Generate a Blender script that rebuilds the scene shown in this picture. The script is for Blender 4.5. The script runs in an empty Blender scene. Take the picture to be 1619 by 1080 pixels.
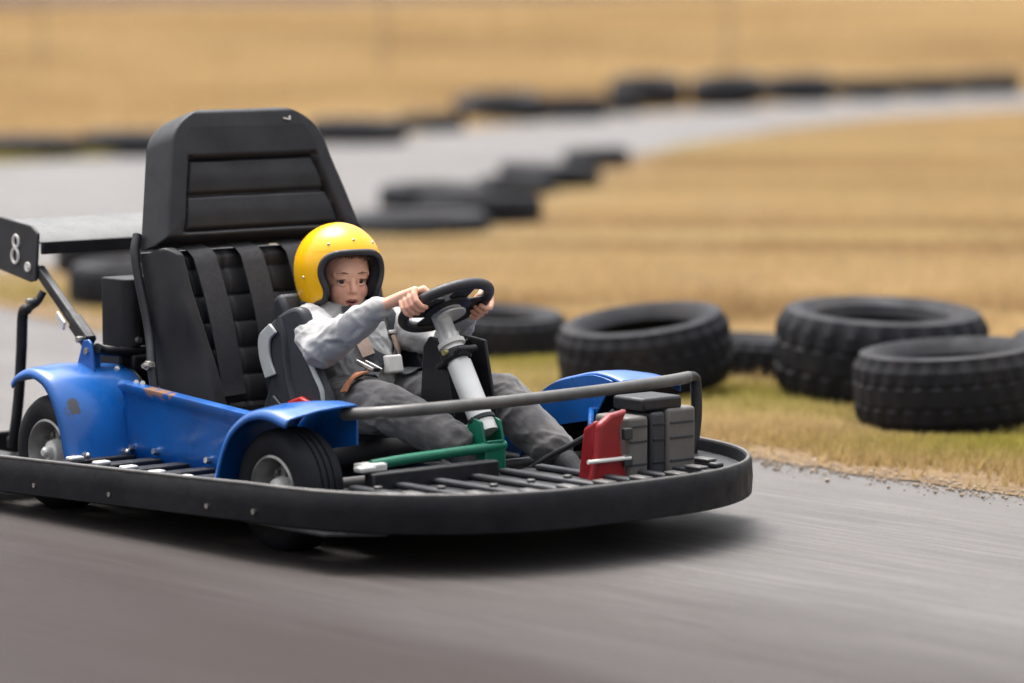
import bpy, bmesh, math, random
import numpy as np
from mathutils import Vector, Matrix, noise
from mathutils.bvhtree import BVHTree
R = math.radians
SC = bpy.context.scene
COL = SC.collection
random.seed(7)
rng = np.random.default_rng(7)

# ------------------------------------------------------------------ camera
cam_d = bpy.data.cameras.new('camera'); cam = bpy.data.objects.new('camera', cam_d); COL.objects.link(cam)
cam.location = (0, 0, 1.5)
cam.rotation_euler = (R(90) - math.atan(600 / 6000), 0, 0)
cam_d.sensor_width = 36; cam_d.lens = 133.4
cam_d.clip_start = 0.1; cam_d.clip_end = 3000
cam_d.dof.use_dof = True; cam_d.dof.focus_distance = 10.15; cam_d.dof.aperture_fstop = 1.35
SC.camera = cam

# ------------------------------------------------------------------ sky, sun, exposure (overcast)
SUN_EL, SUN_AZ = R(68), R(-30)
W = bpy.data.worlds.new('World'); SC.world = W; W.use_nodes = True
nt = W.node_tree; nt.nodes.clear()
wo = nt.nodes.new('ShaderNodeOutputWorld'); bg = nt.nodes.new('ShaderNodeBackground')
sky = nt.nodes.new('ShaderNodeTexSky'); sky.sky_type = 'NISHITA'; sky.sun_disc = False
sky.sun_elevation = SUN_EL; sky.sun_rotation = SUN_AZ
sky.air_density = 1.0; sky.dust_density = 6.0; sky.ozone_density = 1.0
hs = nt.nodes.new('ShaderNodeHueSaturation'); hs.inputs['Saturation'].default_value = 0.22
tcw = nt.nodes.new('ShaderNodeTexCoord'); sx = nt.nodes.new('ShaderNodeSeparateXYZ'); nt.links.new(tcw.outputs['Generated'], sx.inputs[0])
mr = nt.nodes.new('ShaderNodeMapRange'); mr.inputs['From Min'].default_value = 0; mr.inputs['From Max'].default_value = 1; mr.inputs['To Min'].default_value = .55; mr.inputs['To Max'].default_value = 2.1
nt.links.new(sx.outputs['Z'], mr.inputs['Value'])
vm = nt.nodes.new('ShaderNodeVectorMath'); vm.operation = 'SCALE'; nt.links.new(hs.outputs[0], vm.inputs[0]); nt.links.new(mr.outputs[0], vm.inputs['Scale'])
nt.links.new(sky.outputs[0], hs.inputs['Color']); nt.links.new(vm.outputs[0], bg.inputs[0])
bg.inputs[1].default_value = 0.15
nt.links.new(bg.outputs[0], wo.inputs[0])
sd = bpy.data.lights.new('sun', 'SUN'); sd.energy = .8; sd.angle = R(36); sd.color = (1.0, 0.93, 0.83)
so = bpy.data.objects.new('sun', sd); COL.objects.link(so); so.location = (0, 0, 30)
so.rotation_euler = Vector((-math.sin(SUN_AZ) * math.cos(SUN_EL), -math.cos(SUN_AZ) * math.cos(SUN_EL), -math.sin(SUN_EL))).to_track_quat('-Z', 'Y').to_euler()
SC.view_settings.view_transform = 'Standard'; SC.view_settings.look = 'None'
SC.view_settings.exposure = 0.76; SC.view_settings.gamma = 1.0

# ------------------------------------------------------------------ materials
def srgb(h):
    c = [int(h[i:i + 2], 16) / 255 for i in (0, 2, 4)]
    return tuple(x / 12.92 if x <= .04045 else ((x + .055) / 1.055) ** 2.4 for x in c)

class Mat:
    def __init__(s, name, rough=.5, metal=0., spec=.5):
        s.m = bpy.data.materials.new(name); s.m.use_nodes = True
        s.t = s.m.node_tree; s.b = s.t.nodes['Principled BSDF']
        s.b.inputs['Roughness'].default_value = rough; s.b.inputs['Metallic'].default_value = metal
        s.b.inputs['Specular IOR Level'].default_value = spec
        s.tc = s.t.nodes.new('ShaderNodeTexCoord')
    def n(s, kind, **kw):
        x = s.t.nodes.new(kind)
        for k, v in kw.items(): setattr(x, k, v)
        return x
    def l(s, a, b): s.t.links.new(a, b)
    def noise(s, scale, detail=4, rough=.55, sc=(1, 1, 1), rot=0, dist=0.):
        mp = s.n('ShaderNodeMapping'); mp.inputs['Scale'].default_value = sc
        src = s.tc.outputs['Object']
        if rot:
            r0 = s.n('ShaderNodeMapping'); r0.inputs['Rotation'].default_value = (0, 0, rot); s.l(src, r0.inputs[0]); src = r0.outputs[0]
        s.l(src, mp.inputs[0])
        nz = s.n('ShaderNodeTexNoise'); nz.inputs['Scale'].default_value = scale; nz.inputs['Detail'].default_value = detail
        nz.inputs['Roughness'].default_value = rough; nz.inputs['Distortion'].default_value = dist
        s.l(mp.outputs[0], nz.inputs['Vector']); return nz.outputs[0]
    def ramp(s, fac, stops):
        r = s.n('ShaderNodeValToRGB'); e = r.color_ramp.elements
        while len(e) < len(stops): e.new(.5)
        for el, (p, c) in zip(e, stops):
            el.position = p; el.color = (*c, 1) if not isinstance(c, float) else (c, c, c, 1)
        s.l(fac, r.inputs[0]); return r.outputs[0]
    def mix(s, fac, a, b, mode='MIX'):
        x = s.n('ShaderNodeMix', data_type='RGBA', blend_type=mode)
        if isinstance(fac, float): x.inputs[0].default_value = fac
        else: s.l(fac, x.inputs[0])
        for i, v in ((6, a), (7, b)):
            if isinstance(v, tuple): x.inputs[i].default_value = (*v, 1)
            else: s.l(v, x.inputs[i])
        return x.outputs[2]
    def math(s, op, a, b=0.):
        x = s.n('ShaderNodeMath', operation=op)
        for i, v in enumerate((a, b)):
            if isinstance(v, (int, float)): x.inputs[i].default_value = v
            else: s.l(v, x.inputs[i])
        return x.outputs[0]
    def color(s, c):
        if isinstance(c, tuple): s.b.inputs['Base Color'].default_value = (*c, 1)
        else: s.l(c, s.b.inputs['Base Color'])
        return s
    def roughness(s, sock): s.l(sock, s.b.inputs['Roughness']); return s
    def bump(s, h, strength=.3, dist=.01):
        b = s.n('ShaderNodeBump'); b.inputs['Strength'].default_value = strength; b.inputs['Distance'].default_value = dist
        s.l(h, b.inputs['Height']); s.l(b.outputs[0], s.b.inputs['Normal']); return s
    def spot(s, loc, r):      # 1 inside a ragged spot around loc (object space), 0 outside
        v = s.n('ShaderNodeVectorMath', operation='DISTANCE'); s.l(s.tc.outputs['Object'], v.inputs[0]); v.inputs[1].default_value = loc
        d = s.math('MULTIPLY', v.outputs['Value'], 1 / r)
        nz = s.noise(38, 4, .65); d = s.math('ADD', d, s.math('MULTIPLY', s.math('SUBTRACT', nz, .5), 1.9))
        return s.ramp(d, [(.72, 1.), (.95, 0.)])

def varied(name, base, amt=.25, scale=9, rough=.5, rvar=.15, metal=0., bump=None, spec=.5, tint=None):
    m = Mat(name, rough, metal, spec)
    nz = m.noise(scale, 5, .6)
    lo = tuple(c * (1 - amt) for c in base); hi = tuple(min(1, c * (1 + amt)) for c in base)
    if tint: hi = tint
    m.color(m.ramp(nz, [(.3, lo), (.72, hi)]))
    n2 = m.noise(scale * 2.7, 3, .6)
    m.roughness(m.ramp(n2, [(.3, max(.03, rough - rvar)), (.7, min(1., rough + rvar))]))
    if bump: m.bump(m.noise(bump[0], 3, .6), bump[1], bump[2])
    return m.m

def blue_paint():
    m = Mat('blue_paint', .3); m.b.inputs['Coat Weight'].default_value = .35; m.b.inputs['Coat Roughness'].default_value = .12
    base = m.ramp(m.noise(6, 4, .6), [(.3, (.002, .075, .30)), (.7, (.005, .112, .42))])
    grime = m.ramp(m.noise(14, 6, .7, dist=.4), [(.56, 0.), (.74, .55)])
    c = m.mix(grime, base, (.035, .06, .13))
    chips = m.ramp(m.noise(60, 3, .6), [(.74, 0.), (.78, 1.)])
    c = m.mix(chips, c, (.05, .05, .06))
    for loc, r in (((-.235, -.458, .352), .030), ((-.185, -.458, .349), .034), ((-.14, -.458, .345), .018), ((-.40, -.60, .29), .031), ((-.39, -.59, .262), .016), ((-.352, -.63, .155), .016), ((.345, -.63, .25), .014), ((-.30, -.46, .28), .010)):
        sp = m.spot(loc, r)
        c = m.mix(sp, c, (.27, .14, .08) if r != .031 else (.045, .045, .055))
    m.color(c); m.roughness(m.ramp(m.noise(11, 4, .6), [(.3, .22), (.75, .48)]))
    m.bump(m.noise(90, 2, .5), .05, .003)
    return m.m

def asphalt():
    m = Mat('worn_asphalt', .5, spec=.30)
    ang = math.atan2(-.755, .656)                         # streaks of rubber along the driving line
    base = m.ramp(m.noise(.5, 5, .6), [(.3, (.080, .070, .066)), (.7, (.114, .103, .097))])
    grain = m.ramp(m.noise(160, 3, .7), [(.25, .62), (.75, 1.35)])
    c = m.mix(1.0, base, grain, 'MULTIPLY')
    st = m.noise(1.0, 5, .65, sc=(.35, 5.5, 1), rot=-ang)
    c = m.mix(m.ramp(st, [(.42, 0.), (.68, .55)]), c, (.055, .049, .048))
    st2 = m.noise(1.0, 6, .7, sc=(1.5, 42, 1), rot=-ang)
    c = m.mix(m.ramp(st2, [(.46, 0.), (.70, .75)]), c, (.19, .178, .170))
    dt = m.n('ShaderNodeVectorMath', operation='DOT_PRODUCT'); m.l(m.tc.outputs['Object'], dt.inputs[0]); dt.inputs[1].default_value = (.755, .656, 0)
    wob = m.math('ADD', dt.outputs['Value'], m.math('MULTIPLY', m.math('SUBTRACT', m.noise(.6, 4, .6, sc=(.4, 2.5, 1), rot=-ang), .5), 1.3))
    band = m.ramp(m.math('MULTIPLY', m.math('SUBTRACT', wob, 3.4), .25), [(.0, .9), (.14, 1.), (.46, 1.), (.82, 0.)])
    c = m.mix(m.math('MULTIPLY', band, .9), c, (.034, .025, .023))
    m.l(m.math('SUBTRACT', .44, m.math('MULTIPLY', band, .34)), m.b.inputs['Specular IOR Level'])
    m.color(c)
    rr = m.ramp(m.noise(.42, 4, .6, sc=(.6, 1.3, 1), rot=-ang), [(.36, .44), (.62, .66)])
    m.roughness(m.mix(.35, rr, m.ramp(st2, [(.3, .45), (.7, .85)])))
    m.bump(m.noise(150, 4, .75), .7, .008)
    return m.m

def dry_ground(name, a, b, g, gthr):
    m = Mat(name, .95, spec=.2)
    n1 = m.noise(.35, 5, .6, sc=(.35, 1.6, 1)); n2 = m.noise(9, 5, .7, sc=(.5, 1.3, 1))
    c = m.mix(n1, a, b); c = m.mix(1.0, c, m.ramp(n2, [(.25, .6), (.75, 1.3)]), 'MULTIPLY')
    c = m.mix(m.ramp(m.noise(.22, 4, .6, sc=(.4, 1.4, 1)), [(gthr, 0.), (gthr + .12, .8)]), c, g)
    m.color(c); m.bump(m.noise(14, 5, .7), .8, .06)
    return m.m

def blades_mat():
    m = Mat('dry_grass', .75, spec=.25)
    a = m.n('ShaderNodeAttribute', attribute_name='tone'); m.color(a.outputs['Color'])
    tr = m.n('ShaderNodeBsdfTranslucent'); m.l(a.outputs['Color'], tr.inputs[0])
    mx = m.n('ShaderNodeMixShader'); mx.inputs[0].default_value = .35
    m.l(m.b.outputs[0], mx.inputs[1]); m.l(tr.outputs[0], mx.inputs[2])
    m.l(mx.outputs[0], m.t.nodes['Material Output'].inputs[0])
    return m.m

def rubber():
    m = Mat('tyre_rubber', .62, spec=.25)
    base = m.ramp(m.noise(5, 5, .6), [(.35, (.007, .0075, .011)), (.7, (.013, .013, .0165))])
    dust = m.ramp(m.noise(3.2, 6, .7), [(.52, 0.), (.75, .55)])
    m.color(m.mix(dust, base, (.050, .043, .037)))
    m.roughness(m.ramp(m.noise(7, 4, .6), [(.3, .55), (.7, .85)]))
    m.bump(m.noise(70, 3, .6), .25, .006)
    return m.m

M = {}
M['blue'] = blue_paint()
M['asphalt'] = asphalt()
M['field'] = dry_ground('stubble_field', (.24, .160, .078), (.31, .215, .108), (.20, .17, .06), .60)
M['verge'] = dry_ground('sandy_verge', (.165, .110, .058), (.235, .160, .090), (.15, .135, .04), .52)
M['plough'] = varied('ploughed_earth', (.075, .052, .045), .3, .3, .95, spec=.05)
M['blade'] = blades_mat()
M['rubber'] = rubber()
M['black'] = varied('black_steel', (.009, .009, .012), .35, 12, .48, .14, bump=(60, .15, .004))
M['bumper'] = varied('scuffed_bumper', (.008, .0085, .012), .4, 7, .55, .16, bump=(30, .25, .006), tint=(.016, .0155, .018), spec=.2)
M['vinyl'] = varied('black_vinyl', (.0150, .0150, .0180), .22, 8, .56, .1, bump=(170, .22, .002), spec=.35)
M['vinyl_rib'] = varied('black_vinyl_worn', (.0200, .0195, .0220), .25, 10, .56, .1, bump=(170, .22, .002), spec=.35)
M['web'] = varied('black_webbing', (.024, .0235, .0275), .2, 40, .75, .1, bump=(300, .3, .001))
M['steel'] = varied('zinc_steel', (.62, .60, .57), .2, 20, .32, .1, metal=1.)
M['alu'] = varied('satin_aluminium', (.70, .69, .66), .12, 9, .42, .1, metal=.45)
M['greytube'] = varied('weathered_grey_tube', (.12, .115, .11), .3, 12, .42, .12, metal=.3)
M['rim'] = varied('dirty_rim', (.30, .29, .28), .4, 16, .42, .12, metal=.7)
M['green'] = varied('green_paint', (.003, .15, .085), .25, 8, .36, .1)
M['red'] = varied('red_paint', (.24, .006, .010), .3, 9, .4, .1)
M['greybox'] = varied('grey_plastic', (.12, .11, .10), .22, 9, .55, .12)
M['darkgrey'] = varied('dark_grey_plastic', (.032, .033, .038), .25, 9, .5, .12)
M['wing'] = varied('wing_panel', (.12, .118, .112), .25, 12, .3, .1)
M['white'] = varied('white_paint', (.72, .70, .66), .1, 20, .55, .1)
M['brass'] = varied('olive_zinc', (.42, .38, .16), .2, 20, .4, .1, metal=.6)
M['shell'] = varied('yellow_gelcoat', (.90, .47, .006), .06, 5, .22, .05)
M['lining'] = varied('helmet_foam', (.010, .010, .013), .25, 30, .85, .1, bump=(140, .3, .002))
M['trim'] = varied('rubber_trim', (.022, .022, .026), .2, 30, .5, .1)
M['seatgrey'] = varied('charcoal_plastic', (.026, .029, .036), .2, 12, .55, .1, bump=(200, .2, .001))
M['seatlight'] = varied('light_grey_plastic', (.42, .44, .43), .12, 12, .5, .1)
M['redbutton'] = varied('red_plastic', (.55, .022, .018), .12, 12, .4, .1)
M['padtan'] = varied('tan_pad', (.52, .38, .30), .15, 40, .8, .1, bump=(220, .3, .001))
M['padorange'] = varied('orange_webbing', (.50, .20, .10), .2, 40, .8, .1, bump=(220, .3, .001))
M['strap'] = varied('grey_webbing', (.04, .044, .05), .15, 40, .75, .1, bump=(260, .3, .001))
M['wood'] = varied('weathered_wood', (.34, .26, .17), .2, 6, .9, .05)

def cloth(name, lo, hi, scale, patch=None):
    m = Mat(name, .92, spec=.15); m.b.inputs['Sheen Weight'].default_value = .25
    c = m.ramp(m.noise(scale, 5, .65), [(.32, lo), (.68, hi)])
    fine = m.ramp(m.noise(420, 2, .6), [(.3, .82), (.7, 1.15)])
    c = m.mix(1.0, c, fine, 'MULTIPLY')
    if patch: c = m.mix(m.ramp(m.noise(13, 4, .6), [(.56, 0.), (.66, .7)]), c, patch)
    m.color(c); m.bump(m.noise(38, 4, .6), .35, .006)
    return m.m
M['sweat'] = cloth('grey_jersey', (.36, .355, .35), (.47, .465, .455), 30)
M['pants'] = cloth('faded_grey_canvas', (.055, .053, .058), (.130, .123, .121), 9, (.055, .053, .058))
M['shoe'] = varied('shoe_fabric', (.035, .035, .04), .3, 20, .8, .1)
M['sole'] = varied('shoe_sole', (.45, .44, .42), .15, 20, .7, .1)

def skin_mat():
    m = Mat('skin', .48, spec=.4)
    m.b.inputs['Subsurface Weight'].default_value = .12
    m.b.inputs['Subsurface Radius'].default_value = (.012, .004, .002); m.b.inputs['Subsurface Scale'].default_value = .6
    c = m.ramp(m.noise(16, 4, .6), [(.3, (.80, .42, .285)), (.7, (.89, .52, .37))])
    a = m.n('ShaderNodeAttribute', attribute_name='blush')
    c = m.mix(a.outputs['Fac'], c, (.55, .19, .15))
    m.color(c); m.bump(m.noise(240, 2, .6), .1, .001)
    return m.m
M['skin'] = skin_mat()
M['lip'] = varied('lip', (.42, .12, .11), .15, 60, .4, .1)
M['mouth'] = varied('mouth_inside', (.05, .008, .008), .2, 60, .6, .1)
M['teeth'] = varied('teeth', (.70, .66, .58), .1, 60, .35, .1)
M['eyewhite'] = varied('eye_white', (.42, .37, .34), .08, 60, .25, .05)
M['iris'] = varied('iris_brown', (.035, .018, .012), .2, 60, .2, .05)
M['brow'] = varied('brow_hair', (.24, .125, .07), .3, 60, .7, .1)
M['hair'] = varied('brown_hair', (.10, .055, .028), .3, 60, .6, .1)

# ------------------------------------------------------------------ mesh helpers
class MB:
    def __init__(s): s.v = []; s.f = []; s.mi = []; s.cur = 0
    def add(s, vs, fs):
        b = len(s.v); s.v += [tuple(p) for p in vs]
        for f in fs: s.f.append([i + b for i in f]); s.mi.append(s.cur)
        return s
    def box(s, c, size, rot=None):
        x, y, z = (k / 2 for k in size); c = Vector(c)
        vs = [Vector((a * x, b * y, d * z)) for a in (-1, 1) for b in (-1, 1) for d in (-1, 1)]
        if rot is not None: vs = [rot @ v for v in vs]
        return s.add([v + c for v in vs], [(0, 1, 3, 2), (4, 6, 7, 5), (0, 4, 5, 1), (2, 3, 7, 6), (0, 2, 6, 4), (1, 5, 7, 3)])
    def prism(s, poly, ax, a, b):       # poly in the other two axes, extruded along axis ax from a to b
        n = len(poly)
        def mk(p, t):
            q = list(p); q.insert('xyz'.index(ax), t); return q
        vs = [mk(p, a) for p in poly] + [mk(p, b) for p in poly]
        fs = [tuple(range(n))[::-1], tuple(range(n, 2 * n))] + [(i, (i + 1) % n, n + (i + 1) % n, n + i) for i in range(n)]
        return s.add(vs, fs)
    def tube(s, pts, r, seg=12, closed=False, cap=True):
        pts = [Vector(p) for p in pts]; n = len(pts)
        rr = r if isinstance(r, (list, tuple)) else [r] * n
        tang = []
        for i in range(n):
            a = pts[(i - 1) % n] if closed or i else pts[i]; b = pts[(i + 1) % n] if closed or i < n - 1 else pts[i]
            tang.append((b - a).normalized())
        u = tang[0].orthogonal().normalized(); vs = []
        for i in range(n):
            u = (u - tang[i] * u.dot(tang[i])).normalized(); w = tang[i].cross(u)
            for k in range(seg):
                t = 2 * math.pi * k / seg; vs.append(pts[i] + (u * math.cos(t) + w * math.sin(t)) * rr[i])
        fs = []
        for i in range(n if closed else n - 1):
            j = (i + 1) % n
            off = 0
            if closed and j == 0:      # align the last ring with the first
                best = min(range(seg), key=lambda o: (vs[i * seg] - vs[o]).length); off = best
            for k in range(seg): fs.append((i * seg + k, i * seg + (k + 1) % seg, j * seg + (k + 1 + off) % seg, j * seg + (k + off) % seg))
        if cap and not closed: fs += [tuple(range(seg))[::-1], tuple(range((n - 1) * seg, n * seg))]
        return s.add(vs, fs)
    def cyl(s, a, b, r, seg=16, r2=None): return s.tube([a, b], [r, r if r2 is None else r2], seg)
    def lathe(s, prof, mat=Matrix(), seg=48, closed=False):   # prof: (radius, height) about local Z of mat
        n = len(prof); vs = []
        for k in range(seg):
            t = 2 * math.pi * k / seg
            for (r, h) in prof: vs.append(mat @ Vector((r * math.cos(t), r * math.sin(t), h)))
        fs = []
        for k in range(seg):
            k2 = (k + 1) % seg
            for i in range(n if closed else n - 1):
                j = (i + 1) % n; fs.append((k * n + i, k2 * n + i, k2 * n + j, k * n + j))
        return s.add(vs, fs)
    def ball(s, c, r, seg=12, rings=8, rot=None):
        r = (r, r, r) if isinstance(r, (int, float)) else r; c = Vector(c); vs = []; fs = []
        for i in range(rings + 1):
            th = math.pi * i / rings
            for k in range(seg):
                p = 2 * math.pi * k / seg; q = Vector((r[0] * math.sin(th) * math.cos(p), r[1] * math.sin(th) * math.sin(p), r[2] * math.cos(th)))
                vs.append(c + (rot @ q if rot is not None else q))
        for i in range(rings):
            for k in range(seg): fs.append((i * seg + k, (i + 1) * seg + k, (i + 1) * seg + (k + 1) % seg, i * seg + (k + 1) % seg))
        return s.add(vs, fs)
    def grid(s, P, nu, nv, wrap=False):     # P[i][j] points
        vs = [P(i, j) for i in range(nu) for j in range(nv)]
        fs = [(i * nv + j, ((i + 1) % nu) * nv + j, ((i + 1) % nu) * nv + j + 1, i * nv + j + 1) for i in range(nu if wrap else nu - 1) for j in range(nv - 1)]
        return s.add(vs, fs)
    def chain(s, pts, rad, seg=16, sub=4):  # limb: rings with round ends (for remeshing)
        pts = [Vector(p) for p in pts]
        P = [pts[0]]; Q = [rad[0]]
        for i in range(len(pts) - 1):
            for k in range(1, sub + 1):
                t = k / sub; tt = t * t * (3 - 2 * t)
                P.append(pts[i].lerp(pts[i + 1], t)); Q.append(rad[i] * (1 - tt) + rad[i + 1] * tt)
        s.tube(P, Q, seg)
        for p, q in zip(pts, rad): s.ball(p, q, seg, 10)
        return s
    def mesh(s, name, smooth=40, weld=0.):
        me = bpy.data.meshes.new(name); me.from_pydata(s.v, [], s.f)
        bm = bmesh.new(); bm.from_mesh(me)
        if weld: bmesh.ops.remove_doubles(bm, verts=bm.verts, dist=weld)
        bmesh.ops.recalc_face_normals(bm, faces=bm.faces); bm.to_mesh(me); bm.free()
        if smooth:
            me.polygons.foreach_set('use_smooth', [True] * len(me.polygons))
            if smooth < 180: me.set_sharp_from_angle(angle=R(smooth))
        return me
    def build(s, name, mat, parent=None, bevel=0., seg=2, smooth=40, label=None, weld=0.):
        me = s.mesh(name, smooth, weld)
        mats = mat if isinstance(mat, list) else [mat]
        for m in mats: me.materials.append(m)
        if len(mats) > 1: me.polygons.foreach_set('material_index', s.mi)
        o = bpy.data.objects.new(name, me); COL.objects.link(o)
        place(o, parent)
        if bevel:
            b = o.modifiers.new('bevel', 'BEVEL'); b.width = bevel; b.segments = seg; b.limit_method = 'ANGLE'; b.angle_limit = R(35)
            b.harden_normals = False
        if label: o['label'] = label
        return o

def place(o, parent):
    if parent is None: return
    o.parent = parent
    off = Vector(parent.get('_o', (0, 0, 0)))
    if o.data and len(off) and off.length: o.data.transform(Matrix.Translation(-off))
    o['_o'] = tuple(off)

def tag(o, label=None, cat=None, group=None, kind=None):
    if label: o['label'] = label
    if cat: o['category'] = cat
    if group: o['group'] = group
    if kind: o['kind'] = kind
    return o

KROT = R(-49)
KORG = Vector((-.4841, 10.3580, 0))
def root(name, base, label, cat):          # an Empty at 'base' (kart-local); children keep kart-local coordinates
    o = bpy.data.objects.new(name, None); COL.objects.link(o); o.empty_display_size = .2
    o.location = KORG + Matrix.Rotation(KROT, 3, 'Z') @ Vector(base); o.rotation_euler = (0, 0, KROT)
    o['_o'] = tuple(base); tag(o, label, cat); return o

def evaluated(o):
    dg = bpy.context.evaluated_depsgraph_get(); dg.update()
    me = bpy.data.meshes.new_from_object(o.evaluated_get(dg)); return me

def remesh(mb, voxel, smooth=4, factor=.5):
    me = mb.mesh('tmp', 0); o = bpy.data.objects.new('tmp', me); COL.objects.link(o)
    m = o.modifiers.new('r', 'REMESH'); m.mode = 'VOXEL'; m.voxel_size = voxel
    if smooth:
        s = o.modifiers.new('s', 'SMOOTH'); s.iterations = smooth; s.factor = factor
    out = evaluated(o); bpy.data.objects.remove(o); bpy.data.meshes.remove(me)
    out.polygons.foreach_set('use_smooth', [True] * len(out.polygons))
    return out

def obj(name, me, mat, parent):
    me.name = name; me.materials.clear(); me.materials.append(mat)
    o = bpy.data.objects.new(name, me); COL.objects.link(o); place(o, parent); return o

def sstep(a, b, x):
    t = min(1, max(0, (x - a) / (b - a))); return t * t * (3 - 2 * t)

def bezier(ctrl, n):      # Catmull-Rom through ctrl
    P = [Vector(p) for p in ctrl]; P = [2 * P[0] - P[1]] + P + [2 * P[-1] - P[-2]]; out = []
    for i in range(1, len(P) - 2):
        for k in range(n):
            t = k / n; a, b, c, d = P[i - 1:i + 3]
            out.append(.5 * ((2 * b) + (c - a) * t + (2 * a - 5 * b + 4 * c - d) * t * t + (3 * b - a - 3 * c + d) * t ** 3))
    out.append(P[-2]); return out

# ================================================================== THE SETTING
def sheet(name, poly, z, mat, kind='structure'):
    me = bpy.data.meshes.new(name); me.from_pydata([(x, y, z) for x, y in poly], [], [tuple(range(len(poly)))])
    me.materials.append(mat); o = bpy.data.objects.new(name, me); COL.objects.link(o); tag(o, kind=kind); return o

sheet('ground', [(-1500, -60), (1500, -60), (1500, 2500), (-1500, 2500)], 0, M['field'])
tag(bpy.data.objects['ground'], 'flat golden stubble field behind the kart track', 'field')

FAR = [(-14, 20.5), (-7, 26.1), (-4.6, 27.7), (-3.5, 28.9), (-2.4, 30.0), (-1.5, 31.2), (-.9, 33.0), (.2, 35.6), (1.6, 38.0), (3.1, 40.3), (5.8, 43.4), (10, 47.5), (22, 57)]
trk = FAR + [(30, 50), (22, 34), (16, 12), (16, -6), (-16, -6), (-16, 12)]
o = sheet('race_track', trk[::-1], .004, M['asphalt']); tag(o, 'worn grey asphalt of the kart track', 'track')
NEAR = [(-3.05, 17.8), (-2.75, 17.1), (-2.25, 16.4), (-1.45, 14.95), (-.62, 13.5), (.05, 12.4), (.584, 11.58), (1.0, 11.05), (1.436, 10.54), (2.4, 9.5), (3.6, 8.4), (6, 6.6), (9, 4.9), (13, 3.4)]
ISL_FAR = [(15, 6), (16, 14), (14, 26), (11, 34.5), (8.2, 41.0), (6.4, 40.0), (5.0, 38.8), (3.6, 36.8), (2.5, 34.4), (1.4, 31.2), (.75, 28.6), (.25, 26.2), (-.1, 24.2), (-.55, 22.3), (-1.0, 20.6), (-1.75, 19.2), (-2.6, 18.3)]
ISL = NEAR + ISL_FAR

def in_poly(x, y, poly):
    p = np.array(poly); n = len(p); ins = np.zeros(x.shape, bool)
    for i in range(n):
        x1, y1 = p[i]; x2, y2 = p[(i + 1) % n]
        c = ((y1 > y) != (y2 > y)) & (x < (x2 - x1) * (y - y1) / (y2 - y1 + 1e-12) + x1); ins ^= c
    return ins
def dist_line(x, y, line):
    d = np.full(x.shape, 1e9); p = np.array(line)
    for i in range(len(p) - 1):
        a, b = p[i], p[i + 1]; ab = b - a; t = np.clip(((x - a[0]) * ab[0] + (y - a[1]) * ab[1]) / (ab @ ab), 0, 1)
        d = np.minimum(d, np.hypot(x - a[0] - t * ab[0], y - a[1] - t * ab[1]))
    return d

# ragged edge for the island
def ragged(line, closed, step=.12, amp=.05):
    out = []; n = len(line)
    for i in range(n if closed else n - 1):
        a = Vector((*line[i], 0)); b = Vector((*line[(i + 1) % n], 0)); k = max(1, int((b - a).length / step))
        for j in range(k):
            p = a.lerp(b, j / k); d = (b - a).normalized(); q = Vector((-d.y, d.x, 0))
            p += q * noise.noise(p * 2.3) * amp * 1.6 + q * noise.noise(p * 9) * amp * .6; out.append((p.x, p.y))
    return out
isl_edge = ragged(ISL, True)
o = sheet('grass_island', isl_edge, .008, M['verge']); tag(o, 'dry grass island inside the bend of the track', 'grass')
plough = [(-60, 118), (-16, 116), (-5, 138), (6, 165), (14, 230), (-80, 260), (-140, 150)]
o = sheet('ploughed_field', plough[::-1], .006, M['plough']); tag(o, 'dark strip of ploughed earth at the far edge of the field', 'field')

NG, IG, FG = 'tyres along the near edge of the grass', 'tyres along the inner edge of the far track', 'tyres along the outer edge of the far track'
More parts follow.
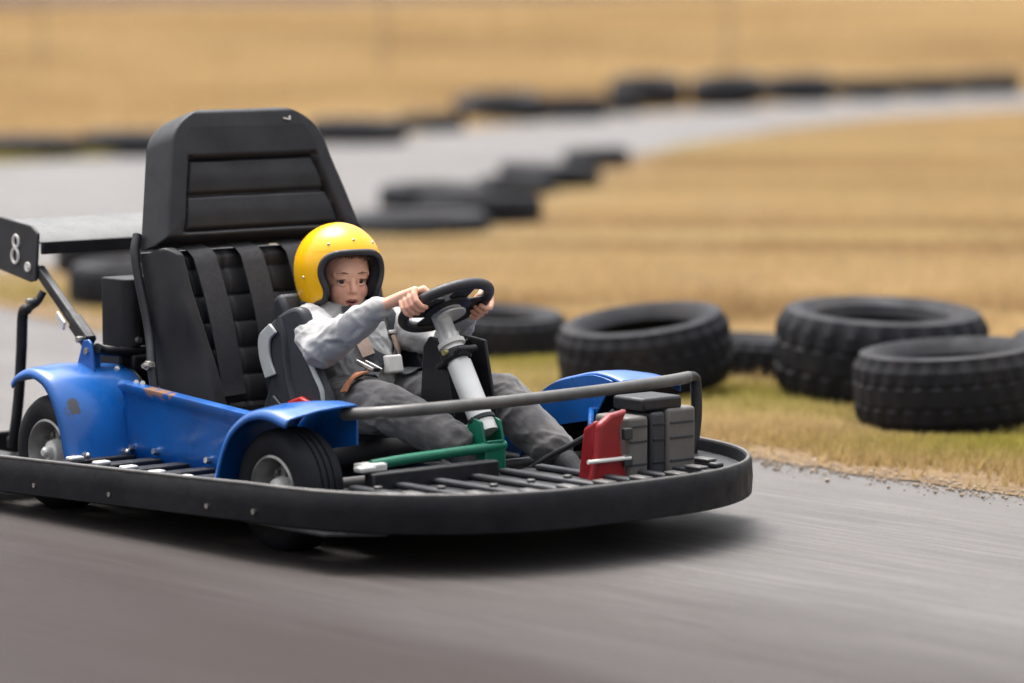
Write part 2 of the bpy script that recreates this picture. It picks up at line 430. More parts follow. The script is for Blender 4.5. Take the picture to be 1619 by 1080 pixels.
# kind, x, y, tilt deg, tilt direction deg, extra z, scale, group, label
TY = [
 ('car', .46, 13.08, 9, 40, 0, .98, NG, 'black tyre tipped up on its right side just behind the far blue front fender'),
 ('wide', 1.27, 12.98, 4, 110, 0, 1.02, NG, 'large ribbed tyre with its open hole showing, on the grass at right'),
 ('car', 1.42, 12.20, 4, 20, 0, 1.02, NG, 'black tyre lying in front of the large ribbed one near the right edge'),
 ('car', .87, 13.70, 3, 200, -.03, .85, NG, 'low dusty tyre half sunk in the grass in the gap between two larger tyres'),
 ('wide', 2.0, 12.70, 4, 20, 0, .9, NG, 'tyre cut off by the right edge of the photo, behind the others'),
 ('car', -.06, 14.45, 4, 120, -.02, .88, NG, 'dusty grey tyre seen just right of the steering wheel'),
 ('wide', -1.62, 16.72, 2, 40, -.05, .95, NG, 'lower tyre of the two seen under the rear wing'),
 ('truck', -1.80, 18.45, 2, 250, -.03, .92, NG, 'upper tyre of the two seen under the rear wing'),
 ('truck', -.546, 21.20, 1, 30, -.13, .93, IG, 'flat tyre directly right of the headrest, nearest of its row'),
 ('truck', -.19, 22.0, 3, 260, -.06, .80, IG, 'tyre lying behind and right of the nearest one by the headrest'),
 ('wide', -.48, 23.35, 2, 90, -.10, .95, IG, 'low tyre at the edge of the far track above the nearest ones'),
 ('truck', .25, 25.5, 3, 200, -.05, .75, IG, 'tyre lying on the point where the golden grass meets the far track'),
 ('car', .02, 24.6, 2, 60, -.06, .85, IG, 'low tyre in the middle of the inner row beside the far track'),
 ('car', .62, 27.9, 3, 10, -.03, .8, IG, 'small dark tyre at the right end of the inner row'),
 ('truck', -3.72, 29.2, 0, 0, -.06, .92, FG, 'flat tyre at the left edge of the photo behind the wing'),
 ('truck', -2.95, 29.65, 1, 90, -.05, .92, FG, 'flat tyre immediately left of the headrest beyond the far track'),
 ('truck', -2.15, 30.6, 0, 0, -.06, .9, FG, 'far tyre hidden mostly behind the headrest'),
 ('truck', -1.287, 31.65, 2, 120, -.04, .90, FG, 'flat far tyre first to the right of the headrest'),
 ('wide', -.73, 34.0, 2, 0, -.06, .86, FG, 'low far tyre second to the right of the headrest'),
 ('truck', -.13, 36.1, 7, 70, -.04, .93, FG, 'wide far tyre with its hole showing, directly below the middle fence post'),
 ('wide', .56, 36.55, 2, 0, -.03, .98, FG, 'flat far tyre between the middle and the right hand raised ones'),
 ('wide', .98, 37.7, 1, 0, -.05, .82, FG, 'small flat far tyre just left of the two tipped ones that stand close together'),
 ('wide', 1.38, 38.9, 8, 75, 0, 1.10, FG, 'far tyre tipped towards the track, left one of two close together'),
 ('wide', 2.22, 39.3, 8, 60, 0, 1.10, FG, 'far tyre tipped towards the track, right one of two close together'),
 ('wide', 3.07, 40.8, 6, 60, -.02, 1.08, FG, 'far tyre slightly tipped, just right of the rightmost fence post'),
 ('wide', 3.85, 41.75, 2, 0, -.02, 1.0, FG, 'low far tyre in the greener grass right of the tipped ones'),
 ('wide', 4.60, 42.6, 2, 0, -.02, 1.0, FG, 'second low far tyre from the right edge of the photo'),
 ('truck', 5.42, 43.4, 2, 0, 0, .9, FG, 'last far tyre at the right edge of the photo'),
]
def clear_of_tyres(x, y):
    f = np.ones(len(x))
    for k_, tx, ty_, *_r in TY:
        r_ = {'truck': .46, 'car': .31, 'wide': .36}[k_] * _r[3]
        f = np.minimum(f, np.clip((np.hypot(x - tx, y + .10 - ty_) - r_ * .92) / .25, 0, 1))
    return f

# ---- grass blades (stuff)
def blades(name, x, y, h, w, col, label, lean=.35, z0=0.):
    n = len(x); a = rng.uniform(0, 2 * np.pi, n); la = rng.uniform(0, 2 * np.pi, n); ln = h * rng.uniform(.05, lean * 2, n)
    V = np.zeros((n, 3, 3)); dx = np.cos(a) * w / 2; dy = np.sin(a) * w / 2
    V[:, 0] = np.stack([x - dx, y - dy, np.full(n, z0)], 1); V[:, 1] = np.stack([x + dx, y + dy, np.full(n, z0)], 1)
    V[:, 2] = np.stack([x + np.cos(la) * ln, y + np.sin(la) * ln, z0 + h], 1)
    me = bpy.data.meshes.new(name); me.vertices.add(3 * n); me.vertices.foreach_set('co', V.ravel())
    me.loops.add(3 * n); me.loops.foreach_set('vertex_index', np.arange(3 * n)); me.polygons.add(n)
    me.polygons.foreach_set('loop_start', np.arange(0, 3 * n, 3)); me.polygons.foreach_set('loop_total', np.full(n, 3)); me.update(calc_edges=True)
    at = me.color_attributes.new('tone', 'FLOAT_COLOR', 'POINT')
    c = np.ones((n, 3, 4)); c[:, :, :3] = col[:, None, :]; at.data.foreach_set('color', c.ravel())
    me.materials.append(M['blade']); o = bpy.data.objects.new(name, me); COL.objects.link(o); tag(o, label, 'grass', kind='stuff'); return o

def vnoise(x, y, sx, sy, seed):      # cheap smooth value noise, stretched
    r = np.random.default_rng(seed); T = r.random((64, 64)); u = x / sx; v = y / sy
    i = np.floor(u).astype(int); j = np.floor(v).astype(int); fu = u - i; fv = v - j; fu = fu * fu * (3 - 2 * fu); fv = fv * fv * (3 - 2 * fv)
    g = lambda a, b: T[a % 64, b % 64]
    return (g(i, j) * (1 - fu) + g(i + 1, j) * fu) * (1 - fv) + (g(i, j + 1) * (1 - fu) + g(i + 1, j + 1) * fu) * fv

GOLD_A, GOLD_B, GOLD_C = np.array([.44, .305, .152]), np.array([.58, .435, .232]), np.array([.31, .20, .092])
GREEN = np.array([.30, .265, .05])
def gold(x, y, gmask, seed):
    t = vnoise(x - y * .25, y + x * .12, 6.5, .7, seed) * .55 + vnoise(x - y * .2, y + x * .1, 2.4, .22, seed + 1) * .45
    c = GOLD_A + (GOLD_B - GOLD_A) * np.clip((t - .32) * 2.9, 0, 1)[:, None]
    d = np.clip((.44 - vnoise(x, y + x * .12, 7.5, .8, seed + 2)) * 3.2, 0, .85); c = c * (1 - d[:, None]) + GOLD_C * d[:, None]
    c = c * (1 - gmask[:, None]) + GREEN * gmask[:, None]
    return c * rng.uniform(.85, 1.32, len(x))[:, None]

def scatter(n, x0, x1, y0, y1): return rng.uniform(x0, x1, n), rng.uniform(y0, y1, n)
# island: dense near, thinner far
x, y = scatter(820000, -3.4, 9, 9.3, 41); x2, y2 = scatter(420000, -2.6, 4.2, 9.3, 15.5); x, y = np.concatenate([x, x2]), np.concatenate([y, y2])
k = in_poly(x, y, ISL) & (np.abs(x) < y * .16 + 1.6); x, y = x[k], y[k]
dn = dist_line(x, y, NEAR); df = dist_line(x, y, ISL_FAR[3:])
k = rng.random(len(x)) < np.clip((dn - .07 - .22 * (vnoise(x, y, .35, .25, 77) - .35)) * 3.2, .02, 1) * np.clip(df * 1.5, .25, 1); x, y, dn, df = x[k], y[k], dn[k], df[k]
k = rng.random(len(x)) < .4 + .6 * clear_of_tyres(x, y); x, y, dn, df = x[k], y[k], dn[k], df[k]
ct_ = clear_of_tyres(x, y); tuft = vnoise(x, y, .45, .3, 5)
g = np.clip(1.15 - np.abs(dn - .75) / .8, 0, 1) * np.clip((vnoise(x, y, .9, .5, 8) - .12) * 2.2, .2, 1) * .92
h = (.022 + .085 * tuft * np.clip(dn / 1.1, .3, 1) * np.clip(df / 2.5, .12, 1)) * (.5 + .5 * ct_) * np.where(y > 17, .55, 1.0) * rng.uniform(.6, 1.4, len(x))
blades('island_grass', x, y, h, rng.uniform(.005, .010, len(x)) * (1 + y / 40), gold(x, y, g, 21), 'dry golden grass on the island beside the track', z0=.008)
# far field
x, y = scatter(680000, -16, 15, 20.5, 62)
fx = np.array([p[0] for p in FAR]); fy = np.array([p[1] for p in FAR]); yb = np.interp(x, fx, fy)
k = (y > yb + .25) & (np.abs(x) < y * .16 + 5.0); x, y, yb = x[k], y[k], yb[k]; df = y - yb
k = rng.random(len(x)) < np.clip(df / 1.2, .25, 1); x, y, df = x[k], y[k], df[k]
g = np.clip(1.2 - df / 1.0, 0, 1) * np.clip((vnoise(x, y, 1.2, .6, 9) - .35) * 2.4, 0, 1) * .8
h = (.04 + .22 * vnoise(x, y, 1.4, .5, 6) * np.clip(df / 2.6, .1, 1)) * (.2 + .8 * clear_of_tyres(x, y)) * rng.uniform(.6, 1.3, len(x))
blades('field_grass', x, y, h, rng.uniform(.010, .022, len(x)), gold(x, y, g, 31), 'tall dry golden grass in the field beyond the track')
x, y = scatter(300000, -33, 30, 60, 175); k = (np.abs(x) < y * .155 + 6) & ~in_poly(x, y, plough); x, y = x[k], y[k]
h = (.10 + .22 * vnoise(x, y, 5, 2, 7)) * rng.uniform(.6, 1.3, len(x))
blades('distant_grass', x, y, h, rng.uniform(.04, .08, len(x)), gold(x * .35, y * .3, np.zeros(len(x)), 41), 'distant golden stubble towards the top of the picture')
# green verge tufts left of the far track edge
x, y = scatter(9000, -4.4, -2.9, 27.6, 29.4); yb = np.interp(x, fx, fy); k = (y < yb + .5) & (y > yb - .15); x, y = x[k], y[k]
blades('verge_grass', x, y, rng.uniform(.03, .08, len(x)), rng.uniform(.01, .02, len(x)), gold(x, y, np.full(len(x), .75), 51), 'short green grass in front of the far tyres at left')

g_ = MB()
for _ in range(2600):
    i_ = rng.integers(4, len(NEAR) - 3); t_ = rng.random(); a_, b_ = Vector((*NEAR[i_], 0)), Vector((*NEAR[i_ + 1], 0)); d_ = (b_ - a_).normalized()
    p_ = a_.lerp(b_, t_) + Vector((-d_.y, d_.x, 0)) * rng.normal(0, .07); r_ = .0025 + .006 * rng.random() ** 3
    g_.ball((p_.x, p_.y, .007 + r_ * .4), (r_, r_ * rng.uniform(.6, 1), r_ * .7), 5, 3)
tag(g_.build('gravel', varied('grit', (.30, .235, .17), .5, 25, .95, .04), smooth=0), 'loose grit along the edge between track and grass', 'gravel', kind='stuff')
# ---- fence in the field
def fence():
    o = bpy.data.objects.new('wire_fence', None); COL.objects.link(o); o.location = (0, 46, 0)
    tag(o, 'thin wire fence with slim wooden posts across the golden field', 'fence')
    for i, px in enumerate((-9.85, -5.7, -1.55, 2.6, 6.75)):
        m = MB(); m.tube([(px, 0, -.1), (px + .01, .01, .8), (px + .015, 0, 1.62)], [.022, .021, .019], 8); m.build('post', M['wood'], o)
    for z in (.55, 1.0, 1.45):
        m = MB(); pts = []
        for a in np.linspace(-9.85, 6.75, 33): pts.append((a, -.025, z - .02 * math.sin((a + 9.85) / 4.15 * math.pi) ** 2))
        m.tube(pts, .0022, 5); m.build('wire', M['steel'], o)
fence()

# ---- tyres
def tyre_mesh(name, D, wd, hole, lugs, depth):
    Ro = D / 2; Ri = Ro * hole; h = wd / 2; seg = lugs * 4
    m = MB(); prof_n = None; vs = []; fs = []
    for k in range(seg):
        t = 2 * math.pi * k / seg; q = k % 4
        gr = depth if q in (2, 3) else 0; gc = depth if q in (0, 1) else 0
        prof = [(Ri, -h * .62), (Ri + .02, -h * .86), (Ri + (Ro - Ri) * .45, -h * 1.02), (Ri + (Ro - Ri) * .78, -h * .98), (Ro - .02 - gr * .6, -h * .86), (Ro - .003 - gr, -h * .66),
                (Ro - gr, -h * .36), (Ro - depth * .8, -h * .32), (Ro - depth * .8, -h * .27), (Ro - gc * .7, -h * .23), (Ro - gc * .7, h * .23), (Ro - depth * .8, h * .27), (Ro - depth * .8, h * .32), (Ro - gr, h * .36),
                (Ro - .003 - gr, h * .66), (Ro - .02 - gr * .6, h * .86), (Ri + (Ro - Ri) * .78, h * .98), (Ri + (Ro - Ri) * .45, h * 1.02), (Ri + .02, h * .86), (Ri, h * .62),
                (Ri + .018, h * .55), (Ri + (Ro - Ri) * .5, h * .84), (Ro - .05, h * .66), (Ro - .035, 0), (Ro - .05, -h * .66), (Ri + (Ro - Ri) * .5, -h * .84), (Ri + .018, -h * .55)]
        prof_n = len(prof)
        for r, z in prof: vs.append((r * math.cos(t), r * math.sin(t), z))
    for k in range(seg):
        k2 = (k + 1) % seg
        for i in range(prof_n): fs.append((k * prof_n + i, k2 * prof_n + i, k2 * prof_n + (i + 1) % prof_n, k * prof_n + (i + 1) % prof_n))
    m.add(vs, fs); me = m.mesh(name, 26); me.materials.append(M['rubber']); return me
T_TRUCK = tyre_mesh('tyre', .92, .25, .60, 34, .014)
T_CAR = tyre_mesh('tyre', .62, .20, .62, 30, .009)
T_WIDE = tyre_mesh('tyre', .72, .24, .58, 26, .013)
KINDS = {'truck': (T_TRUCK, .92, .25), 'car': (T_CAR, .62, .20), 'wide': (T_WIDE, .72, .24)}
NG, IG, FG = 'tyres along the near edge of the grass', 'tyres along the inner edge of the far track', 'tyres along the outer edge of the far track'
for kind, x, y, tilt, td, ez, scl, grp, lab in TY:
    me, D, wd = KINDS[kind]
    o = bpy.data.objects.new('tyre', me); COL.objects.link(o)
    ax = Vector((math.cos(R(td)), math.sin(R(td)), 0)).cross(Vector((0, 0, 1)))   # raise the side facing direction td
    rot = Matrix.Rotation(R(tilt), 3, ax) @ Matrix.Rotation(random.uniform(0, 6), 3, 'Z')
    o.rotation_euler = rot.to_euler(); o.scale = (scl, scl, scl * (1.2 if y < 13.2 else 1.0))
    z = scl * (wd / 2 * (1.2 if y < 13.2 else 1.0) * math.cos(R(tilt)) + D / 2 * math.sin(R(tilt))) - .010
    o.location = (x, y, z + ez + .004); tag(o, lab, 'tyre', grp)

# ================================================================== THE KART (X forward, Y left, Z up)
kart = root('go_kart', (0, 0, 0), 'blue race kart with tall black bench seat and black wrap around bumper', 'go-kart')

# ---- bumper
half = [(1.225, 0), (1.222, .13), (1.205, .28), (1.155, .42), (1.085, .53), (.985, .625), (.86, .695), (.7, .738), (.5, .755), (.1, .757), (-.4, .757), (-.8, .75), (-.98, .71), (-1.08, .6), (-1.12, .4), (-1.13, .2), (-1.13, 0)]
loop = half + [(x, -y) for x, y in half[-2:0:-1]]
loop = [(p.x, p.y) for p in bezier([(x, y, 0) for x, y in loop] + [(loop[0][0], loop[0][1], 0)], 3)[:-1]]
def ztop(x): return .177 + .022 * max(-1.2, min(.6, x)) / .6 if x < .6 else .199
def zbot(x): return ztop(x) - .096
def bumper():
    m = MB(); n = len(loop); vs = []; fs = []
    for i, (x, y) in enumerate(loop):
        a = Vector(loop[i - 1]); b = Vector(loop[(i + 1) % n]); t = (b - a).normalized(); q = Vector((-t.y, t.x))   # inward for this winding
        if q.dot(Vector((-x, -y))) < 0: q = -q
        zt, zb = ztop(x), zbot(x)
        sec = [(0, zb + .004), (-.003, (zt + zb) / 2), (0, zt - .006), (.005, zt), (.016, zt), (.018, zt - .008), (.018, zb), (.006, zb)]
        vs += [(x + q.x * d, y + q.y * d, z) for d, z in sec]
    k = 8
    for i in range(n):
        j = (i + 1) % n
        for c in range(k): fs.append((i * k + c, j * k + c, j * k + (c + 1) % k, i * k + (c + 1) % k))
    m.add(vs, fs); b = m.build('bumper', M['bumper'], kart, smooth=50)
    rim_ = [Vector((x * .992, y * .992, ztop(x) + .001)) for x, y in loop]
    m = MB(); m.tube(rim_, .0055, 8, closed=True); m.build('highlight_rim', M['greytube'], b, smooth=180)  # lighter grey tube standing in for the highlight along the bumper's top edge
    m = MB()
    for x, y, s in ((-.35, -.757, 1), (.0, -.757, 1), (.43, -.757, 1), (.62, -.753, 1)):
        m = MB(); m.cyl((x, y - .004, zbot(x) + .03), (x, y + .003, zbot(x) + .03), .007, 8); m.build('bolt', M['steel'], b)
bumper()

# ---- chassis floor, deck
m = MB(); m.prism([(-.95, -.44), (.76, -.44), (.76, .44), (-.95, .44)], 'z', .085, .10); m.build('floor_pan', M['black'], kart, bevel=.004)
m = MB()
fr_ = sorted([(x * .982, y * .982) for x, y in loop if x > .68], key=lambda p: math.atan2(p[1], p[0] - .3))
dk = [(.66, fr_[0][1])] + fr_ + [(.66, fr_[-1][1])]
m.prism(dk, 'z', .160, .170)
deck = m.build('front_deck', M['black'], kart, bevel=.003)
for a in range(9):                      # ribs bolted to the deck
    y = -.50 + a * .125; x1 = 1.155 - .95 * max(0, abs(y) - .28) ** 1.2
    m = MB(); m.box(((.70 + x1) / 2, y, .178), (x1 - .70, .03, .014)); r_ = m.build('deck_rib', M['darkgrey'], deck, bevel=.005)
    m = MB(); m.box((x1 - .06, y, .189), (.06, .034, .008)); m.build('rib_clamp', M['greytube'], deck, bevel=.003)
    m = MB(); m.cyl((x1 - .20, y, .185), (x1 - .20, y, .193), .012, 6); m.build('rib_bolt', M['greytube'], deck, bevel=.002)
# frame rails
for s in (-1, 1):
    m = MB(); m.tube(bezier([(-1.0, s * .40, .13), (-.4, s * .43, .13), (.3, s * .43, .13), (.72, s * .36, .14), (.95, s * .30, .145)], 6), .016, 10); m.build('frame_rail', M['black'], kart)
# side steps
for s in (-1, 1):
    m = MB(); m.prism([(-.42, s * .455), (.34, s * .455), (.34, s * .50), (-.42, s * .50)], 'z', .118, .126); m.build('step_rail', M['blue'], kart, bevel=.002)
    for i in range(6):
        x = -.34 + i * .125
        m = MB(); m.box((x, s * .595, .152), (.055, .29, .014)); b = m.build('step_bar', M['black'], kart, bevel=.004)
        m = MB(); m.box((x + .012, s * .64, .164), (.030, .045, .011)); m.build('bar_cap', M['alu'], b, bevel=.004)

for s in (-1, 1):  # black trays added under the sides to keep sun from leaking below
    m = MB(); m.prism([(-.34, s * .442), (.32, s * .442), (.32, s * .745), (-.34, s * .745)], 'z', .098, .104); m.build('light_block_tray', M['black'], kart)
    for x0, x1, ya, yb_ in ((.325, .98, .615, .735), (.69, .95, .442, .612), (-1.02, -.345, .615, .735), (-1.0, -.71, .442, .612)):
        m = MB(); m.prism([(x0, s * ya), (x1, s * ya), (x1 - (.10 if x1 == .98 else 0), s * yb_), (x0 + (.06 if x0 == -1.02 else 0), s * yb_)], 'z', .098, .104); m.build('light_block_tray', M['black'], kart)
# ---- side panels
for s in (-1, 1):
    m = MB()
    def P(i, j):
        t = i / 24; x = -.38 + .72 * t; zt = .352 - .046 * t
        prof = [(.440, .125), (.446, .19), (.442, zt - .05), (.448, zt - .025), (.462, zt - .010), (.460, zt + .002), (.440, zt + .007), (.420, zt + .003), (.415, zt - .02)]
        y, z = prof[j]; return (x, s * y, z)
    m.grid(P, 25, 9); o = m.build('side_panel', M['blue'], kart, smooth=60)
    sm = o.modifiers.new('t', 'SOLIDIFY'); sm.thickness = .006
    for x in (-.33, -.22, .02, .2):
        m = MB(); m.cyl((x, s * .444, .175), (x, s * .460, .178), .009, 6); m.build('bolt', M['steel'], o)

# ---- fenders
def fender(kind, s):
    if kind == 'rear':
        prof = [(-.635, .345), (-.605, .370), (-.54, .388), (-.47, .372), (-.425, .335), (-.39, .28), (-.365, .215), (-.345, .14)]
        y0, y1 = .645, .345
    else:
        prof = [(.285, .118), (.305, .18), (.332, .25), (.372, .308), (.435, .350), (.495, .366), (.545, .366), (.585, .358), (.615, .352)] if s < 0 else [(.285, .118), (.305, .18), (.332, .25), (.372, .308), (.435, .350), (.51, .372), (.58, .376), (.65, .370), (.70, .358)]
        y0, y1 = .645, .415
    C = bezier([(x, 0, z) for x, z in prof], 5)
    n = len(C)
    def P(i, j):
        p = C[i]; t = C[min(n - 1, i + 1)] - C[max(0, i - 1)]; t.normalize(); nrm = Vector((-t.z, 0, t.x))
        sec = [(-.002, -.020), (.0, -.010), (.004, -.001), (.014, .004), (.035, .006), (.10, .011), (.17, .009), (.22, .004), (y0 - y1, -.004)]
        u, d = sec[j]
        if kind == 'front': d += .016 * sstep(.50, .62, p.x) * max(0, u / .22) ** 1.2 + .006 * u / .22
        q = p + nrm * d
        return (q.x, s * (y0 - u), q.z)
    m = MB(); m.grid(P, n, 9); o = m.build(kind + '_fender', M['blue'], kart, smooth=80)
    so_ = o.modifiers.new('t', 'SOLIDIFY'); so_.thickness = .005; so_.offset = -1
    if kind == 'front':
        m = MB(); pl = [(p.x, p.z + .004 + .014 * sstep(.50, .62, p.x)) for p in C[8:] if p.x < (.605 if s < 0 else .69)] + [(.605, .27), (.52, .255), (.42, .235), (.34, .20)]
        m.prism(pl, 'y', s * (y1 - .004), s * (y1 - .010)); m.build('inner_wall', M['blue'], o, bevel=.001)
    else:
        m = MB(); pl = [(p.x, p.z - .006) for p in C] + [(-.36, .13), (-.66, .13), (-.66, .30)]
        m.prism(pl, 'y', s * (y1 - .004), s * (y1 - .010)); m.build('inner_wall', M['black'], o, bevel=.001)
        m = MB(); m.prism([(-.55, .375), (-.455, .355), (-.475, .455), (-.49, .465), (-.515, .46)], 'y', s * .475, s * .483)
        m.prism([(.435, .37), (.475, .37), (.475, .445), (.44, .43)], 'x', -.50, -.493) if s > 0 else m.prism([(-.475, .37), (-.435, .37), (-.44, .43), (-.475, .445)], 'x', -.50, -.493)
        m.build('strut_tab', M['blue'], o, bevel=.003)
        m = MB(); m.cyl((-.495, s * .488, .432), (-.495, s * .470, .432), .010, 6); m.build('bolt', M['steel'], o)
        for y in (.60, .47):
            m = MB(); m.cyl((-.345, s * y, .165), (-.325, s * y, .168), .011, 6); m.ball((-.325, s * y, .168), .008, 8, 5); m.build('bolt', M['steel'], o)
    return o
for s in (-1, 1): fender('rear', s); fender('front', s)

# ---- wheels
def wheel(x, s):
    c = Vector((x, s * .545, .159)); wd = .125
    mat = Matrix.Translation(c) @ Matrix.Rotation(R(90) * (1 if s < 0 else -1), 4, 'X')   # local +Z points outward
    m = MB()
    m.lathe([(.088, .052), (.092, .060), (.086, .063), (.080, .056), (.074, .030), (.066, .012), (.040, .006), (.0, .006)], mat, 40)
    for k in range(5):
        a = 2 * math.pi * k / 5 + .3
        rot = mat.to_3x3() @ Matrix.Rotation(a, 3, 'Z')
        m.box(mat @ Vector((.045 * math.cos(a), .045 * math.sin(a), .016)), (.05, .018, .018), rot)
    w = m.build('wheel', M['rim'], kart, smooth=40)
    m = MB(); h = wd / 2; Ro = .159
    vs = []; fs = []; seg = 72
    prof = [(.086, h * .80), (.094, h * .98), (.112, h * 1.06), (.135, h * 1.02), (.148, h * .90), (.156, h * .70), (Ro, h * .4), (Ro - .0005, h * .36), (Ro - .005, h * .35), (Ro - .005, h * .27), (Ro, h * .26), (Ro, h * .05), (Ro - .005, h * .04), (Ro - .005, -h * .04), (Ro, -h * .05), (Ro, -h * .26), (Ro - .005, -h * .27), (Ro - .005, -h * .35), (Ro, -h * .36), (.156, -h * .70), (.148, -h * .9), (.135, -h * 1.02), (.112, -h * 1.06), (.094, -h), (.086, -h * .8)]
    m.lathe(prof, mat, seg); m.build('tyre', M['rubber'], w, smooth=35)
    m = MB(); m.lathe([(.0, .075), (.010, .074), (.016, .066), (.018, .05), (.030, .048), (.034, .038), (.036, .014)], mat, 20); m.build('hub', M['alu'], w)
    for k in range(5):
        a = 2 * math.pi * k / 5; p = Vector((.052 * math.cos(a + .9), .052 * math.sin(a + .9), 0))
        m = MB(); m.cyl(mat @ (p + Vector((0, 0, .008))), mat @ (p + Vector((0, 0, .024))), .0065, 6); m.build('wheel_nut', M['steel'], w)
for x in (-.515, .503):
    for s in (-1, 1): wheel(x, s)
    m = MB(); m.cyl((x, -.50, .159), (x, .50, .159), .014, 12); m.build('axle', M['greytube'], kart)

# ---- bench seat
def SP(y, z, d=0.): return Vector((-.385 - .302 * (z - .71) + d * .957, y + .006, z + d * .289))
def padgrid(name, nu, nv, z0, z1, hw, hgt, mat, back=-.03):
    m = MB(); vs = []; fs = []
    for j in range(nv):
        z = z0 + (z1 - z0) * j / (nv - 1)
        for i in range(nu):
            a = -1 + 2 * i / (nu - 1); y = a * hw(z); vs.append(SP(y, z, hgt(y, z, a)))
    for j in range(nv - 1):
        for i in range(nu - 1): fs.append((j * nu + i, j * nu + i + 1, (j + 1) * nu + i + 1, (j + 1) * nu + i))
    ring = list(range(nu)) + [j * nu + nu - 1 for j in range(1, nv)] + [(nv - 1) * nu + i for i in range(nu - 2, -1, -1)] + [j * nu for j in range(nv - 2, 0, -1)]
    b0 = len(vs)
    for r_ in ring:
        i, j = r_ % nu, r_ // nu; z = z0 + (z1 - z0) * j / (nv - 1); y = (-1 + 2 * i / (nu - 1)) * hw(z); vs.append(SP(y, z, back))
    L = len(ring)
    for k in range(L): fs.append((ring[k], ring[(k + 1) % L], b0 + (k + 1) % L, b0 + k))
    fs.append(tuple(range(b0, b0 + L)))
    m.add(vs, fs); return m.build(name, mat, kart, smooth=70)

def hw_head(z):
    w = .360 - .084 * (z - .715) / .285
    top, rad = 1.078, .095
    if z > top - rad:
        t = (z - (top - rad)) / rad; w -= .15 * (1 - math.sqrt(max(0, 1 - t * t)))
    return w
def groove(d, w): return math.exp(-(d / w) ** 2)
def h_head(y, z, a):
    e = min((1 - abs(a)) * hw_head(z), z - .715 + .004, 1.078 - z + .002); e = max(0, e)
    d = .075 * (1 - (1 - min(1, e / .024)) ** 2.2) ** .5 if e < .024 else .075
    z0, z1, zm = .742, .935, .838
    hwI = .272 - .055 * (z - z0) / (z1 - z0)
    inside = (abs(y) < hwI) and z0 < z < z1
    dd = min(abs(abs(y) - hwI) if z0 - .01 < z < z1 + .01 else 9, abs(z - z0) if abs(y) < hwI + .01 else 9, abs(z - z1) if abs(y) < hwI + .01 else 9)
    d -= .013 * groove(dd, .006)
    if inside:
        d -= .004
        d -= .012 * groove(abs(z - zm), .006)
        d += .004 * math.sin(math.pi * (z - z0) / (zm - z0)) ** 2
    else: d += .006 * min(1, e / .06)
    d += .0035 * noise.noise(Vector((y * 9, z * 9, 1.3)))
    return d
headrest = padgrid('headrest', 170, 130, .715, 1.078, hw_head, h_head, M['vinyl'])
m = MB(); m.box(SP(.14, 1.035, .083), (.004, .018, .004), Matrix.Rotation(R(-12), 3, 'X')); m.box(SP(.152, 1.037, .083), (.004, .004, .012)); m.build('scratch', M['white'], headrest)

def hw_back(z): return .385 - .02 * (z - .3) / .4
def h_back(y, z, a):
    e = max(0, min((1 - abs(a)) * hw_back(z), .700 - z + .002, 9)); d = .05 * (min(1, e / .03)) ** .5
    ye = .332 - .052 * sstep(.62, .36, z) + .008 * math.sin((z - .3) * 16)
    yr = .352 - .050 * sstep(.62, .36, z); b = sstep(ye - .035, ye - .005, abs(y)); d += .060 * b * math.exp(-(max(0, abs(y) - yr) / .050) ** 2) - .035 * sstep(yr + .01, .38, abs(y)) * sstep(.58, .42, z)
    d -= .022 * groove(abs(abs(y) - ye + .042), .009)
    if abs(y) < ye - .05:
        ph = ((z - .28) / .072) % 1.0
        d += .013 * math.sin(math.pi * ph) ** .45 - .006
        for ys in (-.15, 0, .15): d -= .010 * groove(abs(y - ys), .006)
    d += .003 * noise.noise(Vector((y * 11, z * 11, 5.3)))
    return d
back = padgrid('backrest', 170, 120, .265, .700, hw_back, h_back, M['vinyl_rib'])
m = MB()
def PC(i, j):
    u = i / 20; v = j / 30; x = -.24 + .52 * u; y = -.36 + .72 * v
    z = .235 - .03 * u + .016 * (abs(math.sin(u * 5 * math.pi)) ** .6) + .03 * sstep(.30, .36, abs(y))
    if i in (0, 20) or j in (0, 30): z -= .03
    return (x, y, z)
m.grid(PC, 21, 31); o = m.build('seat_cushion', M['vinyl_rib'], kart, smooth=70); q = o.modifiers.new('t', 'SOLIDIFY'); q.thickness = .07; q.offset = -1
def strip(m, pts, nrm, w, t=.003):      # flat band along pts; nrm gives the outward direction per point
    n = len(pts); vs = []; fs = []
    for i in range(n):
        tg = (Vector(pts[min(n - 1, i + 1)]) - Vector(pts[max(0, i - 1)])).normalized(); N = Vector(nrm[i]).normalized(); sd_ = tg.cross(N).normalized()
        for a, b in ((-1, 0), (1, 0), (1, 1), (-1, 1)): vs.append(Vector(pts[i]) + sd_ * (a * w / 2) + N * (b * t))
    for i in range(n - 1):
        for c in range(4): fs.append((i * 4 + c, i * 4 + (c + 1) % 4, (i + 1) * 4 + (c + 1) % 4, (i + 1) * 4 + c))
    fs += [(3, 2, 1, 0), tuple((n - 1) * 4 + c for c in range(4))]
    m.add(vs, fs)
for yb_, yt_ in ((-.215, -.238), (-.062, -.075), (.098, .085), (.25, .245)):
    pts = []
    for k in range(20):
        t = k / 19; z = .712 - .42 * t; y = yt_ + (yb_ - yt_) * t
        pts.append(SP(y, z, .078 + .016 * math.sin(math.pi * min(1, t * 1.05)) - .05 * (1 - sstep(0, .08, t))))
    m = MB(); strip(m, pts, [(.957, 0, .289)] * 20, .078, .005); m.build('harness_belt', M['web'], back, bevel=.0015)
